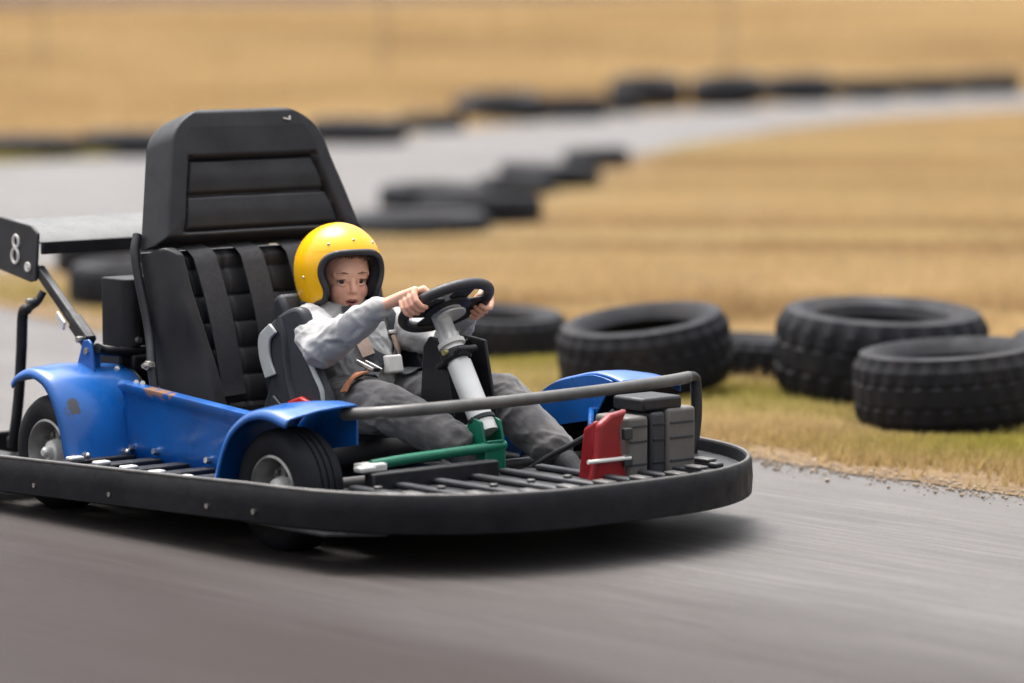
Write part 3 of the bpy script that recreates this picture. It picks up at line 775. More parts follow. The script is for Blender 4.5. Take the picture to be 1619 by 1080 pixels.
# seat frame
for s in (-1, 1):
    m = MB(); m.tube(bezier([SP(s * .362, .76, -.03), SP(s * .385, .69, -.028), SP(s * .392, .5, -.015), (-.28, s * .405 - .01, .38), (-.235, s * .42, .22), (-.23, s * .42, .12)], 5), .013, 10); f_ = m.build('seat_frame', M['black'], kart)
    for p in ((-.285, .405), (-.25, .335)):
        m = MB(); m.cyl((p[0], s * .412, p[1]), (p[0] + .004, s * .436, p[1]), .013, 6); m.cyl((p[0], s * .43, p[1]), (p[0] + .004, s * .446, p[1]), .007, 8); m.build('bolt', M['steel'], f_)
m = MB(); m.tube([SP(-.36, .70, -.04), SP(.36, .70, -.04)], .014, 10); m.build('seat_crossbar', M['black'], kart)

# ---- rear: ribbed battery cover, engine tray, wing
m = MB(); m.box((-.62, 0, .385), (.26, .66, .05)); m.box((-.64, 0, .30), (.24, .60, .14)); m.box((-.58, -.30, .40), (.14, .12, .045)); m.build('engine_tray', M['black'], kart, bevel=.008)
m = MB()
pl = []
for i in range(33):
    y = -.345 + .21 * i / 32; pl.append((-.53 + .030 * abs(math.sin((y + .345) / .07 * math.pi)) ** .8, y))
pl += [(-.62, -.135), (-.62, -.345)]
m.prism(pl, 'z', .43, .622); o = m.build('battery_cover', M['vinyl_rib'], kart, bevel=.004, smooth=60)
for y in (-.31, -.24, -.17):
    m = MB(); m.cyl((-.52, y, .448), (-.485, y, .452), .009, 6); m.build('bolt', M['steel'], o)
for p in ((-.50, -.38, .372), (-.345, -.425, .350), (-.315, -.425, .350)):
    m = MB(); m.cyl(p, (p[0] + .016, p[1] - .010, p[2] + .006), .0075, 6); m.build('bolt', M['steel'], kart)
m = MB(); m.tube(bezier([(-.48, -.46, .44), (-.50, -.40, .425), (-.52, -.20, .415), (-.52, .2, .415), (-.50, .40, .425), (-.48, .46, .44)], 6), .014, 10); m.build('rear_crossbar', M['black'], kart)
m = MB()
wp = [(-.868, .706), (-.89, .722), (-.95, .745), (-1.02, .758), (-1.085, .762), (-1.085, .752), (-1.02, .747), (-.95, .733), (-.90, .705)]
m.prism(wp, 'y', -.405, .405); wing = m.build('rear_wing', M['wing'], kart, bevel=.004); wing.location.x += .035
m = MB(); m.box((-.862, 0, .694), (.012, .81, .036)); m.build('wing_lip', M['black'], wing, bevel=.003)
for s in (-1, 1):
    m = MB(); m.prism([(-.866, .735), (-.90, .757), (-1.06, .775), (-1.10, .765), (-1.105, .66), (-1.085, .625), (-.91, .595), (-.88, .60)], 'y', s * .405, s * .415); ep = m.build('end_plate', M['darkgrey'], wing, bevel=.004)
    m = MB(); yy = s * .417
    for cz, rr, rx in ((.708, .017, .014), (.667, .021, .017)):
        m.tube([(-.975 + rx * math.cos(t) + .12 * (cz - .69), yy, cz + rr * math.sin(t)) for t in np.linspace(0, 2 * math.pi, 24, endpoint=False)], .0045, 6, closed=True)
    m.build('number', M['white'], ep)
    m = MB(); m.tube([(-.915 + .011 * math.cos(t), yy, .638 + .011 * math.sin(t)) for t in np.linspace(0, 2 * math.pi, 16, endpoint=False)], .004, 6, closed=True); m.cyl((-.915, s * .415, .638), (-.915, s * .421, .638), .006, 8); m.build('bolt', M['white'], ep)
    m = MB(); a = Vector((-.852, s * .395, .63)); b = Vector((-.505, s * .465, .452))
    d = (b - a).normalized(); rot = d.to_track_quat('X', 'Z').to_matrix(); m.box((a + b) / 2, ((b - a).length, .022, .034), rot); m.box(b - d * .06, (.12, .030, .044), rot)
    st = m.build('wing_strut', M['black'], kart, bevel=.004)
    m = MB(); c = a.lerp(b, .60); m.box(c + Vector((-.012, s * .022, -.02)), (.06, .006, .026), rot); m.build('strut_clip', M['alu'], st, bevel=.002)
    m = MB(); m.cyl(b + Vector((-.02, s * .03, .01)), b + Vector((-.02, -s * .03, .01)), .009, 6); m.build('bolt', M['steel'], st)
    m = MB(); m.tube(bezier([(-.79, s * .425, .575), (-.80, s * .44, .545), (-.835, s * .445, .525), (-.865, s * .445, .505), (-.875, s * .445, .40), (-.895, s * .445, .25), (-.92, s * .45, .12)], 6), [.011] * 13 + [.016] * 24, 10); pb = m.build('push_bar', M['black'], kart)
    m = MB(); m.cyl((-.80, s * .425, .552), (-.80, s * .475, .548), .008, 8); m.build('bolt', M['steel'], pb)
    m = MB(); m.box((-.93, s * .62, .175), (.09, .12, .02)); m.build('rear_bracket', M['alu'], kart, bevel=.004)

# ---- front guard tube
gp = [(.64, -.60, .18), (.66, -.585, .30), (.685, -.56, .355), (.72, -.50, .366), (.745, -.30, .367), (.752, 0, .367), (.745, .30, .370), (.73, .55, .375), (.715, .655, .378), (.70, .695, .368), (.70, .70, .34), (.71, .69, .26), (.72, .66, .16)]
m = MB(); m.tube(bezier([(.585, -.435, .350), (.66, -.425, .358), (.715, -.40, .364)] + gp[4:9], 8), .0165, 14); guard = m.build('front_guard', M['greytube'], kart)
for s, pts in ((1, [(.715, .655, .378), (.703, .685, .374), (.70, .697, .355), (.71, .69, .26), (.72, .66, .15)]),):
    m = MB(); m.tube(bezier(pts, 6), .0155, 12); m.build('guard_leg', M['black'], guard)

# ---- steering
A_, B_ = Vector((.625, 0, .288)), Vector((.462, 0, .545)); ax = (B_ - A_).normalized()
q = ax.to_track_quat('Z', 'Y').to_matrix().to_4x4()
def along(t): return A_ + ax * t
L = (B_ - A_).length
m = MB(); m.lathe([(.0, -.02), (.033, -.02), (.033, .185), (.029, .187), (.029, .27), (.025, .275), (.025, L + .03), (0, L + .03)], Matrix.Translation(A_) @ q, 28); colm = m.build('steering_column', M['alu'], kart)
m = MB(); m.lathe([(.0335, .0), (.038, .002), (.038, .012), (.0335, .014)], Matrix.Translation(along(.012)) @ q, 24); m.build('clamp_ring', M['black'], colm)
m = MB(); rot3 = q.to_3x3()
m.box(along(.205) , (.062, .118, .016), rot3); m.lathe([(.031, -.012), (.041, -.01), (.041, .018), (.031, .02)], Matrix.Translation(along(.205)) @ q, 20); m.build('column_bracket', M['black'], colm, bevel=.006)
for y in (-.030, .034):
    m = MB(); m.tube([along(.224) + Vector((.012, y - .018, 0)), along(.224) + Vector((.012, y + .018, 0))], .0085, 10); m.build('column_bolt', M['brass'], colm)
m = MB(); m.lathe([(.027, .236), (.037, .238), (.037, .25), (.027, .252)], Matrix.Translation(A_) @ q, 24); m.build('collar', M['white'], colm)
SWC = Vector((.458, .012, .594)); qn = q.copy()
def ringpt(t, r=.121): return SWC + rot3 @ Vector((math.cos(t) * r, math.sin(t) * r, 0))
m = MB()
for zz, r_ in ((-.034, .044), (-.022, .036)): m.lathe([(0, zz), (r_, zz), (r_, zz + .007), (0, zz + .007)], Matrix.Translation(SWC) @ q, 24)
m.build('steering_boss', M['alu'], colm, bevel=.0015)
m = MB(); m.tube([ringpt(t) for t in np.linspace(0, 2 * math.pi, 64, endpoint=False)], .0150, 16, closed=True); sw = m.build('steering_wheel', M['trim'], kart, smooth=180)
m = MB(); m.lathe([(0, .030), (.045, .028), (.062, .012), (.064, -.014), (0, -.016)], Matrix.Translation(SWC) @ q, 32); m.build('horn_pad', M['black'], sw, bevel=.003)
for t0, w in ((math.pi / 2, .06), (-math.pi / 2, .06), (math.pi, .075), (0.0, .10)):
    m = MB(); a = SWC + rot3 @ Vector((math.cos(t0) * .045, math.sin(t0) * .045, -.004)); b = ringpt(t0, .115); d = (b - a).normalized()
    nn = ax; sd2 = nn.cross(d); rr3 = Matrix((d, sd2, nn)).transposed(); m.box((a + b) / 2, ((b - a).length + .01, w, .010), rr3); m.build('spoke', M['black'], sw, bevel=.004)
# green support
m = MB()
m.prism([(.575, .10), (.675, .10), (.672, .24), (.655, .305), (.615, .315), (.585, .27)], 'y', -.036, -.028); m.prism([(.575, .10), (.675, .10), (.672, .24), (.655, .305), (.615, .315), (.585, .27)], 'y', .028, .036)
m.prism([(-.028, .102), (.028, .102), (.028, .255), (-.028, .255)], 'x', .664, .672); sup = m.build('steering_support', M['green'], kart, bevel=.002)
for y in (-.02, .02):
    m = MB(); m.cyl((.672, y, .118), (.684, y, .118), .010, 6); m.build('bolt', M['steel'], sup)
m = MB(); m.tube(bezier([(.66, .04, .238), (.668, -.08, .236), (.674, -.22, .234), (.676, -.33, .231), (.674, -.42, .226)], 6), .0135, 12); ct = m.build('cross_tube', M['green'], kart)
m = MB(); m.box((.678, -.425, .222), (.055, .07, .022)); m.box((.70, -.46, .222), (.035, .05, .016)); m.build('tube_bracket', M['alu'], ct, bevel=.005)
m = MB(); m.box((.70, -.07, .13), (.03, .75, .04)); m.box((.715, -.25, .175), (.04, .42, .075)); m.build('front_crossmember', M['black'], kart, bevel=.005)
# black knee guards either side of the column
for ya, yb2, pts in ((.0, .01, [(.36, .30), (.50, .30), (.455, .48), (.435, .505), (.40, .508), (.375, .48)]), (.135, .145, [(.38, .28), (.52, .28), (.47, .495), (.36, .508)])):
    m = MB(); m.prism(pts, 'y', ya, yb2); m.build('knee_guard', M['black'], kart, bevel=.004)
m = MB(); m.prism([(.01, .30), (.134, .30), (.134, .495), (.06, .46), (.01, .45)], 'x', .40, .408); m.build('dash_panel', M['black'], kart, bevel=.003)
# red pedal guard and grey boxes on the deck
def slab(prof, y0, y1): m_ = MB(); m_.prism(prof, 'y', y0, y1); return m_
m = MB()
m.prism([(.07, .160), (.20, .160), (.178, .24), (.172, .30), (.20, .348), (.14, .340), (.098, .315), (.092, .24)], 'x', .945, .970)
m.prism([(.946, .160), (.88, .160), (.90, .30), (.946, .325)], 'y', .100, .124)
rg = m.build('pedal_guard', M['red'], kart, bevel=.010, seg=3)
m = MB(); m.tube([(.972, .055, .222), (.976, .20, .222)], .0055, 8); m.build('guard_rod', M['white'], rg)
m = MB(); m.ball((.975, .12, .162), (.012, .035, .009), 12, 6); m.build('guard_foot', M['alu'], rg)
for y0, y1, z1, mt, nm in ((.20, .275, .325, 'greybox', 'battery_case'), (.285, .335, .332, 'darkgrey', 'fuse_box'), (.340, .445, .338, 'greybox', 'charger_case')):
    m = MB(); m.box((.90, (y0 + y1) / 2, (z1 + .150) / 2), (.13, y1 - y0, z1 - .150)); bx = m.build(nm, M[mt], kart, bevel=.010, seg=3)
    for zz in (.20, .26, .30):
        m = MB(); m.box((.966, (y0 + y1) / 2, zz), (.004, (y1 - y0) * .8, .006)); m.build('case_rib', M['darkgrey'] if mt == 'greybox' else M['black'], bx, bevel=.001)
for zz in (.215, .285):
    m = MB(); m.box((.972, .192, zz), (.014, .030, .030)); m.build('latch', M['darkgrey'], rg, bevel=.003)
m = MB(); m.box((.90, .33, .352), (.12, .14, .035)); m.build('cable_cover', M['black'], kart, bevel=.008)
m = MB(); m.tube(bezier([(.62, .12, .14), (.70, .16, .20), (.80, .20, .26), (.86, .25, .33)], 6), .008, 8); m.build('cable', M['black'], kart)
m = MB(); m.tube(bezier([(.60, .42, .20), (.70, .38, .275), (.80, .30, .285), (.86, .24, .27)], 6), .014, 10); m.build('steering_link', M['greybox'], kart)
m = MB(); m.tube([(.56, .44, .30), (.80, .22, .285)], .008, 8); m.build('brace_rod', M['blue'], kart)

# ================================================================== CHILD SEAT
cs = root('child_seat', (.04, .02, .21), 'charcoal and light grey child booster seat with red belt guide on the black bench', 'child seat')
def wing_prof(s): return [(-.10, .27), (-.065, .36), (-.10, .43), (-.095, .49), (-.02, .545), (.045, .572), (.085, .565), (.105, .52), (.115, .46), (.15, .40), (.205, .33), (.22, .25), (-.08, .25)]
for s in (-1, 1):
    ya, yb_ = .02 + s * .205, .02 + s * .168
    C = [(p.x, p.z) for p in bezier([(x, 0, z) for x, z in wing_prof(s)[:11]], 4)] + [(.22, .25), (-.08, .25)]
    m = MB(); m.prism(C, 'y', ya, yb_); w_ = m.build('side_wing', M['seatgrey'], cs, bevel=.012, seg=3)
    m = MB(); pts = bezier([(-.065, ya, .37), (-.092, ya, .43), (-.092, ya, .485), (-.045, ya, .523)], 6); inner = bezier([(-.02, ya, .385), (-.045, ya, .43), (-.045, ya, .475), (-.015, ya, .50)], 6)
    poly = [(p.x, p.z) for p in pts] + [(p.x, p.z) for p in inner[::-1]]
    m.prism(poly, 'y', ya + s * .001, ya + s * .010); m.build('light_panel', M['seatlight'], w_, bevel=.003)
    m = MB(); m.tube(bezier([(.10, ya, .50), (.112, ya, .45), (.143, ya, .40), (.175, ya, .355), (.185, ya, .30), (.185, ya, .26)], 6), .007, 8); m.build('piping', M['seatlight'], w_)
    m = MB(); m.tube(bezier([(-.01, ya, .54), (.01, ya, .49), (.02, ya, .42), (.035, ya, .36), (.06, ya, .30)], 6), .011, 8); m.build('moulded_edge', M['seatgrey'], w_)
    m = MB(); m.prism([(.045, .318), (.10, .336), (.14, .325), (.125, .300), (.135, .270), (.065, .262)], 'y', ya + s * .002, ya + s * .020); m.build('belt_guide', M['redbutton'], w_, bevel=.005)
    m = MB(); m.prism([(-.06, .255), (-.03, .33), (.03, .29), (.05, .255)], 'y', ya + s * .001, ya + s * .012); m.build('foot_panel', M['darkgrey'], w_, bevel=.004)
m = MB(); m.box((.075, .02, .225), (.33, .37, .05)); m.build('booster_cushion', M['seatgrey'], cs, bevel=.018, seg=3)
m = MB(); m.prism([(-.075, .24), (-.02, .24), (-.055, .56), (-.085, .60), (-.12, .58), (-.12, .4)], 'y', -.13, .17); m.build('shell_back', M['seatgrey'], cs, bevel=.015, seg=3)

# ================================================================== PERSON
PY = .045
kid = root('person', (.06, PY, .25), 'small child in grey sweatshirt and yellow open face helmet gripping the steering wheel', 'person')
HYAW, FYAW = R(-13), R(-22)
HC = Vector((.0, .012, .664))
def frame(yaw, pitch=0, roll=0): return Matrix.Rotation(yaw, 3, 'Z') @ Matrix.Rotation(pitch, 3, 'Y') @ Matrix.Rotation(roll, 3, 'X')
FR = frame(FYAW, R(4)); FCc = HC + Vector((.012, .014, -.026))
def hp(f, s_, u): return FCc + FR @ Vector((f * 1.02, s_ * 1.02, u * 1.07))
B = MB()
# skull, jaw, cheeks
B.ball(hp(-.012, 0, .022), (.084, .068, .078), 32, 24, FR)
B.ball(hp(.020, 0, -.030), (.050, .050, .056), 28, 20, FR)
B.ball(hp(.030, 0, .020), (.044, .056, .046), 24, 18, FR)
B.ball(hp(.046, 0, -.066), (.020, .020, .016), 18, 12, FR)       # chin
for s in (-1, 1):
    B.ball(hp(.038, s * .029, -.026), (.025, .0225, .026), 18, 12, FR)   # cheek
    B.chain([hp(.064, s * .010, .023), hp(.064, s * .028, .024), hp(.050, s * .044, .018)], [.008, .009, .008], 10, 3)   # brow
    B.chain([hp(.061, s * .014, .0085), hp(.0650, s * .026, .0100), hp(.056, s * .039, .007)], [.0040, .0050, .0038], 8, 3)  # upper lid
    B.chain([hp(.060, s * .015, -.0070), hp(.0635, s * .026, -.0085), hp(.055, s * .038, -.0055)], [.0034, .0040, .0032], 8, 3) # lower lid
    B.ball(hp(.066, s * .0085, -.0265), (.0075, .0062, .0058), 12, 8, FR)   # nostril wing
B.chain([hp(.062, 0, .016), hp(.070, 0, -.004), hp(.081, 0, -.022)], [.0075, .0078, .0090], 14, 4)   # nose
B.chain([hp(.062, -.014, -.0445), hp(.0695, 0, -.0425), hp(.062, .014, -.0445)], [.0042, .0056, .0042], 10, 4)   # upper lip mass
B.chain([hp(.058, -.012, -.0605), hp(.064, 0, -.0625), hp(.058, .012, -.0605)], [.0046, .0060, .0046], 10, 4)    # lower lip mass
# neck, torso, arms, legs
NB = Vector((-.005, PY, .545))
B.chain([hp(-.02, 0, -.05), NB], [.042, .045], 18, 3)
SR, SL = Vector((.026, PY - .146, .514)), Vector((.03, PY + .122, .497))
B.chain([NB, Vector((.015, PY, .46)), Vector((.03, PY, .37)), Vector((.04, PY, .305))], [.055, .082, .078, .082], 20, 4)
B.chain([SR, NB + Vector((.01, 0, -.03)), SL], [.040, .05, .040], 16, 4)
def hand(grip_t, side, wrist):
    """fingers close round the steering wheel rim at angle grip_t; returns the wrist point"""
    P0 = ringpt(grip_t); t = (rot3 @ Vector((-math.sin(grip_t), math.cos(grip_t), 0))).normalized()
    rad = (rot3 @ Vector((math.cos(grip_t), math.sin(grip_t), 0))).normalized(); n = ax.copy()
    wdir = (wrist - P0); wdir = (wdir - t * wdir.dot(t)).normalized()     # where the back of the hand lies around the rim
    a0 = math.atan2(wdir.dot(n), wdir.dot(rad))
    def rim(a, r_, off): return P0 + t * off + (rad * math.cos(a) + n * math.sin(a)) * r_
    sg = 1 if side == 'R' else -1
    ks = [(-.0255, .98), (-.0085, 1.06), (.0085, 1.0), (.0240, .82)]
    knuckles = []
    turn = -1          # fingers run over the outer side, away from the driver
    for (off, ln) in ks:
        off *= sg * -1
        r0 = .015 + .0072; rings = []
        st = a0 + .15 * turn
        kn = rim(st, r0 + .010, off * 1.05); knuckles.append(kn)
        ang = [st + turn * .55 * ln, st + turn * 1.30 * ln, st + turn * 2.15 * ln, st + turn * 2.9 * ln]
        rr_ = [r0 + .005, r0 + .003, r0 + .0015, r0 + .0005]
        pts = [kn] + [rim(a, q_, off) for a, q_ in zip(ang, rr_)]
        B.chain(pts, [.0095, .0088, .0083, .0077, .0068], 12, 3)
    palm = sum(knuckles, Vector()) / 4
    wr = wrist
    for kn in knuckles: B.chain([kn, kn.lerp(wr, .55), wr], [.0100, .0145, .0165], 12, 4)
    # thumb: leaves the side of the palm and closes on the other side of the rim
    tb = knuckles[0].lerp(wr, .62) + (rim(a0 + .9, .02, 0) - rim(a0, .02, 0)) * .6
    o1 = ks[0][0] * sg * -1
    B.chain([tb, rim(a0 + .75, .030, o1 * 1.3), rim(a0 + 1.5, .0235, o1 * 1.55), rim(a0 + 2.1, .0225, o1 * 1.5)], [.0125, .0105, .0088, .0070], 12, 4)
    return wr
GR, GL = R(218), R(92)
# rim angles: 0 = forward/up side of the wheel along local X of the column frame
xl = rot3 @ Vector((1, 0, 0)); yl = rot3 @ Vector((0, 1, 0))
def ang_of(v): return math.atan2(v.dot(yl), v.dot(xl))
fwd = Vector((.835, 0, .55))
GR = ang_of(Vector((0, -1, 0)) * .93 + fwd * .16); GL = ang_of(Vector((0, 1, 0)) * .95 - fwd * .12)
PRr, PLl = ringpt(GR), ringpt(GL)
WR_ = PRr + Vector((-.094, -.030, -.006)); WL_ = PLl + Vector((-.074, .026, -.026))
ER, EL = Vector((.160, PY - .205, .478)), Vector((.215, PY + .175, .475))
hand(GR, 'R', WR_); hand(GL, 'L', WL_)
B.chain([SR, ER, WR_], [.032, .026, .0185], 16, 5); B.chain([SL, EL, WL_], [.032, .026, .0185], 16, 5)
HR, HL = Vector((.07, PY - .075, .300)), Vector((.07, PY + .075, .300))
KR, KL = Vector((.375, PY - .155, .318)), Vector((.42, PY + .195, .325))
AR, AL = Vector((.590, -.070, .250)), Vector((.655, .225, .205))
B.chain([HR, KR, AR], [.050, .038, .026], 16, 5); B.chain([HL, KL, AL], [.050, .038, .026], 16, 5)
B.chain([HR, HL], [.06, .06], 16, 3)
TR, TL = AR + Vector((.045, .01, -.075)), AL + Vector((.075, .005, -.055))
B.chain([AR, TR], [.026, .020], 12, 3); B.chain([AL, TL], [.026, .020], 12, 3)
body_me = remesh(B, .0021, 5, .5)
nv = len(body_me.vertices); co = np.empty(nv * 3); body_me.vertices.foreach_get('co', co); co = co.reshape(-1, 3)
bl = np.zeros(nv)
for c, r_, k in ((hp(.055, -.034, -.028), .022, .45), (hp(.055, .034, -.028), .022, .45), (hp(.082, 0, -.024), .012, .5)):
    bl += k * np.exp(-((co - np.array(c)) ** 2).sum(1) / r_ ** 2)
for P0 in (PRr, PLl): bl += .55 * np.exp(-((co - np.array(P0)) ** 2).sum(1) / .03 ** 2)
at = body_me.attributes.new('blush', 'FLOAT', 'POINT'); at.data.foreach_set('value', np.clip(bl, 0, .8))
body = obj('body', body_me, M['skin'], kid)
for s in (-1, 1):      # eyes, brows
    m = MB(); m.ball(hp(.0515, s * .0265, .0002), .0128, 18, 12); e = m.build('eye', M['eyewhite'], kid, smooth=180)
    d = (FR @ Vector((1, -.18, -.02))).normalized()
    m = MB(); m.ball(hp(.0515, s * .0265, .0002) + d * .0086, .0072, 12, 10); m.build('iris', M['iris'], e, smooth=180)
    m = MB(); m.chain([hp(.0700, s * .012, .0210), hp(.0725, s * .027, .0245), hp(.0600, s * .043, .0205)], [.0018, .0028, .0016], 8, 4); m.build('eyebrow', M['brow'], kid, smooth=180)
    m = MB(); m.chain([hp(.0640, s * .0140, .0048), hp(.0690, s * .026, .0058), hp(.0600, s * .0400, .0030)], [.0010, .0017, .0012], 6, 3); m.build('eyelash', M['hair'], kid, smooth=180)
m = MB(); m.ball(hp(.0605, 0, -.0525), (.0065, .0120, .0062), 16, 10, FR); mo = m.build('mouth', M['mouth'], kid, smooth=180)
m = MB(); m.ball(hp(.0640, 0, -.0490), (.0035, .0090, .0026), 14, 8, FR); m.build('teeth', M['teeth'], mo, smooth=180)
m = MB(); m.chain([hp(.0625, -.0160, -.0510), hp(.0725, -.005, -.0458), hp(.0722, .005, -.0458), hp(.0625, .0160, -.0510)], [.0016, .0034, .0034, .0016], 10, 4)
m.chain([hp(.0620, -.0155, -.0530), hp(.0690, 0, -.0600), hp(.0620, .0155, -.0530)], [.0016, .0042, .0016], 10, 4); m.build('lips', M['lip'], kid, smooth=180)
m = MB()
for k in range(34):      # fringe under the helmet lining
    s_ = -.052 + .104 * k / 33 + random.uniform(-.002, .002); f0 = .060 * math.sqrt(max(.05, 1 - (s_ / .075) ** 2))
    ln = .003 + .005 * random.random() + (.008 if s_ > .03 else 0)
    m.tube([hp(f0 - .012, s_, .082), hp(f0 + .002, s_ * 1.02, .066), hp(f0 + .009, s_ * 1.03 + random.uniform(-.003, .003), .066 - ln)], [.0030, .0026, .0006], 5)
m.build('hair', M['hair'], kid, smooth=180)

# ---- helmet (hangs on the head)
HR3 = frame(HYAW, R(2))
def hel(az, el, k=1.0, add=0.):
    ca, sa, ce, se = math.cos(az), math.sin(az), math.cos(el), math.sin(el)
    rf = .128 if ca > 0 else .138
    r_ = 1 / math.sqrt((ce * ca / rf) ** 2 + (ce * sa / .120) ** 2 + (se / (.127 if se > 0 else .165)) ** 2)
    return HC + HR3 @ (Vector((ce * ca, ce * sa, se)) * (r_ * k + add))
ELT, ELB = R(27), R(-44)
def open_az(el, wide=0.):
    if el >= ELT: return 0.
    t = (el - R(-6)) / (ELT - R(-6))
    A = R(50) + wide if t <= 0 else (R(50) + wide) * (1 - t ** 3.2) ** (1 / 3.2)
    return A - R(8) * math.exp(-((el - R(-24)) / R(15)) ** 2) + R(20) * sstep(R(-34), R(-46), el)
els = [ELB + (ELT - ELB) * (1 - (1 - k / 34) ** 1.8) for k in range(35)] + [ELT + (R(89.9) - ELT) * k / 22 for k in range(1, 23)]
NA = 91
def HP(k, add=0.): return lambda i, j: hel(open_az(els[i]) + (2 * math.pi - 2 * open_az(els[i])) * j / (NA - 1), els[i], k, add)
m = MB(); m.grid(HP(1.0), len(els), NA); helmet = m.build('helmet', M['shell'], kid, smooth=180, weld=2e-5)
q_ = helmet.modifiers.new('t', 'SOLIDIFY'); q_.thickness = .005; q_.offset = -1
m = MB(); m.grid(HP(.965), len(els), NA); lin = m.build('lining', M['lining'], helmet, smooth=180, weld=2e-5); q_ = lin.modifiers.new('t', 'SOLIDIFY'); q_.thickness = .030; q_.offset = -1
edge = [hel(open_az(e), e, .985) for e in els[:35]] + [hel(-open_az(e), e, .985) for e in els[33::-1]]
base = [hel(open_az(ELB) + (2 * math.pi - 2 * open_az(ELB)) * j / 60, ELB, .985) for j in range(61)]
m = MB(); m.tube(edge[::-1] + base[1:-1], .0085, 10, closed=True); m.build('edge_trim', M['trim'], helmet, smooth=180)
for az, el in ((-42, 38), (0, 44), (42, 38), (-78, -8), (78, -8)):
    p = hel(R(az), R(el), 1.0, .0); m = MB(); m.ball(p, .0042, 10, 6); m.build('snap_stud', M['steel'], helmet, smooth=180)
for s in (-1, 1):
    m = MB(); m.tube(bezier([hel(s * R(75), R(-30), .93), hp(.01, s * .055, -.06), hp(.03, s * .02, -.092), hp(.03, 0, -.094)], 5), .006, 8); m.build('chin_strap', M['web'], helmet)

# ---- clothes
def folds(me, amp, sc, seed, centres=()):
    n = len(me.vertices); c = np.empty(n * 3); me.vertices.foreach_get('co', c); c = c.reshape(-1, 3); nr = np.empty(n * 3); me.vertices.foreach_get('normal', nr); nr = nr.reshape(-1, 3)
    for i in range(n):
        p = Vector(c[i]); q = Vector((p.x * sc[0], p.y * sc[1], p.z * sc[2])) + Vector((seed, seed * 2, 0))
        w = q + Vector((noise.noise(q * .7), noise.noise(q * .7 + Vector((9, 0, 0))), noise.noise(q * .7 + Vector((0, 9, 0))))) * .8
        d = (1 - abs(noise.noise(w)) * 2.4) * .7 + noise.noise(w * 2.3) * .35
        c[i] += nr[i] * d * amp
    me.vertices.foreach_set('co', c.ravel()); me.update()
S_ = MB()
S_.chain([Vector((-.01, PY, .548)), Vector((.015, PY, .49)), Vector((.035, PY, .42)), Vector((.055, PY, .345)), Vector((.06, PY, .320))], [.060, .094, .101, .099, .092], 24, 5)
S_.chain([SR, NB + Vector((.01, 0, -.025)), SL], [.054, .060, .054], 18, 5)
def cuff(a, b, d): return b + (a - b).normalized() * d
CR, CL = cuff(ER, WR_, .018), cuff(EL, WL_, .018)
S_.chain([SR, SR.lerp(ER, .5) + Vector((0, -.005, -.004)), ER + Vector((-.012, -.004, -.010)), ER.lerp(CR, .55), CR], [.060, .058, .052, .041, .0295], 18, 5)
S_.chain([SL, SL.lerp(EL, .5), EL + Vector((-.01, .004, -.008)), EL.lerp(CL, .55), CL], [.056, .053, .048, .042, .031], 18, 5)
S_.chain([Vector((-.055, PY, .545)), Vector((-.05, PY + .05, .54)), Vector((.0, PY + .07, .528)), Vector((.055, PY + .03, .512)), Vector((.062, PY, .507)), Vector((.055, PY - .03, .512)), Vector((.0, PY - .07, .528)), Vector((-.05, PY - .05, .54)), Vector((-.055, PY, .545))], [.024] * 9, 12, 3)
S_.tube([SR.lerp(ER, .3), SR.lerp(ER, .31)], .01, 6)
sw_me = remesh(S_, .0042, 3, .5); folds(sw_me, .0078, (17, 23, 23), 3.1)
sweat = obj('sweatshirt', sw_me, M['sweat'], kid)
T_ = MB()
T_.chain([Vector((.045, PY, .335)), Vector((.05, PY, .29))], [.090, .092], 20, 3)
T_.chain([HR, HL], [.075, .075], 18, 3)
T_.chain([HR, HR.lerp(KR, .5), KR, KR.lerp(AR, .5), AR.lerp(KR, .02)], [.078, .072, .065, .058, .050], 20, 5)
T_.chain([HL, HL.lerp(KL, .5), KL, KL.lerp(AL, .5), AL.lerp(KL, .02)], [.078, .072, .066, .060, .052], 20, 5)
tr_me = remesh(T_, .0045, 3, .5); folds(tr_me, .0075, (12, 20, 20), 8.7)
obj('trousers', tr_me, M['pants'], kid)
for a, t in ((AR, TR), (AL, TL)):
    F_ = MB(); F_.chain([a + Vector((-.02, 0, -.012)), a.lerp(t, .5) + Vector((0, 0, .004)), t + Vector((.01, 0, 0))], [.036, .035, .028], 16, 4); fm = remesh(F_, .003, 3)
    sh = obj('shoe', fm, M['shoe'], kid)
    d = (t - a).normalized(); up = Vector((-d.z, 0, d.x)); m = MB()
    m.tube([a + Vector((-.03, 0, 0)) - up * .035, a.lerp(t, .5) - up * .030, t + d * .028 - up * .022], [.024, .026, .020], 10); m.build('sole', M['sole'], sh, smooth=180)

# ---- harness of the child seat over the child
bm = bmesh.new()
for me in (sw_me, tr_me):
    b2 = bmesh.new(); b2.from_mesh(me)
    if bm.faces: pass
    tmp = bpy.data.meshes.new('t'); b2.to_mesh(tmp); bm.from_mesh(tmp); b2.free(); bpy.data.meshes.remove(tmp)
KOFF = Vector(kid['_o'])
bmesh.ops.translate(bm, verts=bm.verts, vec=KOFF); bvh = BVHTree.FromBMesh(bm); bm.free()
U_ = MB(); U_.chain([Vector((-.01, PY, .548)), Vector((.015, PY, .49)), Vector((.035, PY, .42)), Vector((.055, PY, .345)), Vector((.06, PY, .320))], [.060, .100, .106, .104, .098], 24, 5)
U_.chain([SR, NB + Vector((.01, 0, -.025)), SL], [.060, .066, .060], 18, 5)
um = remesh(U_, .006, 3, .5); b3 = bmesh.new(); b3.from_mesh(um); torso = BVHTree.FromBMesh(b3); b3.free(); bpy.data.meshes.remove(um)
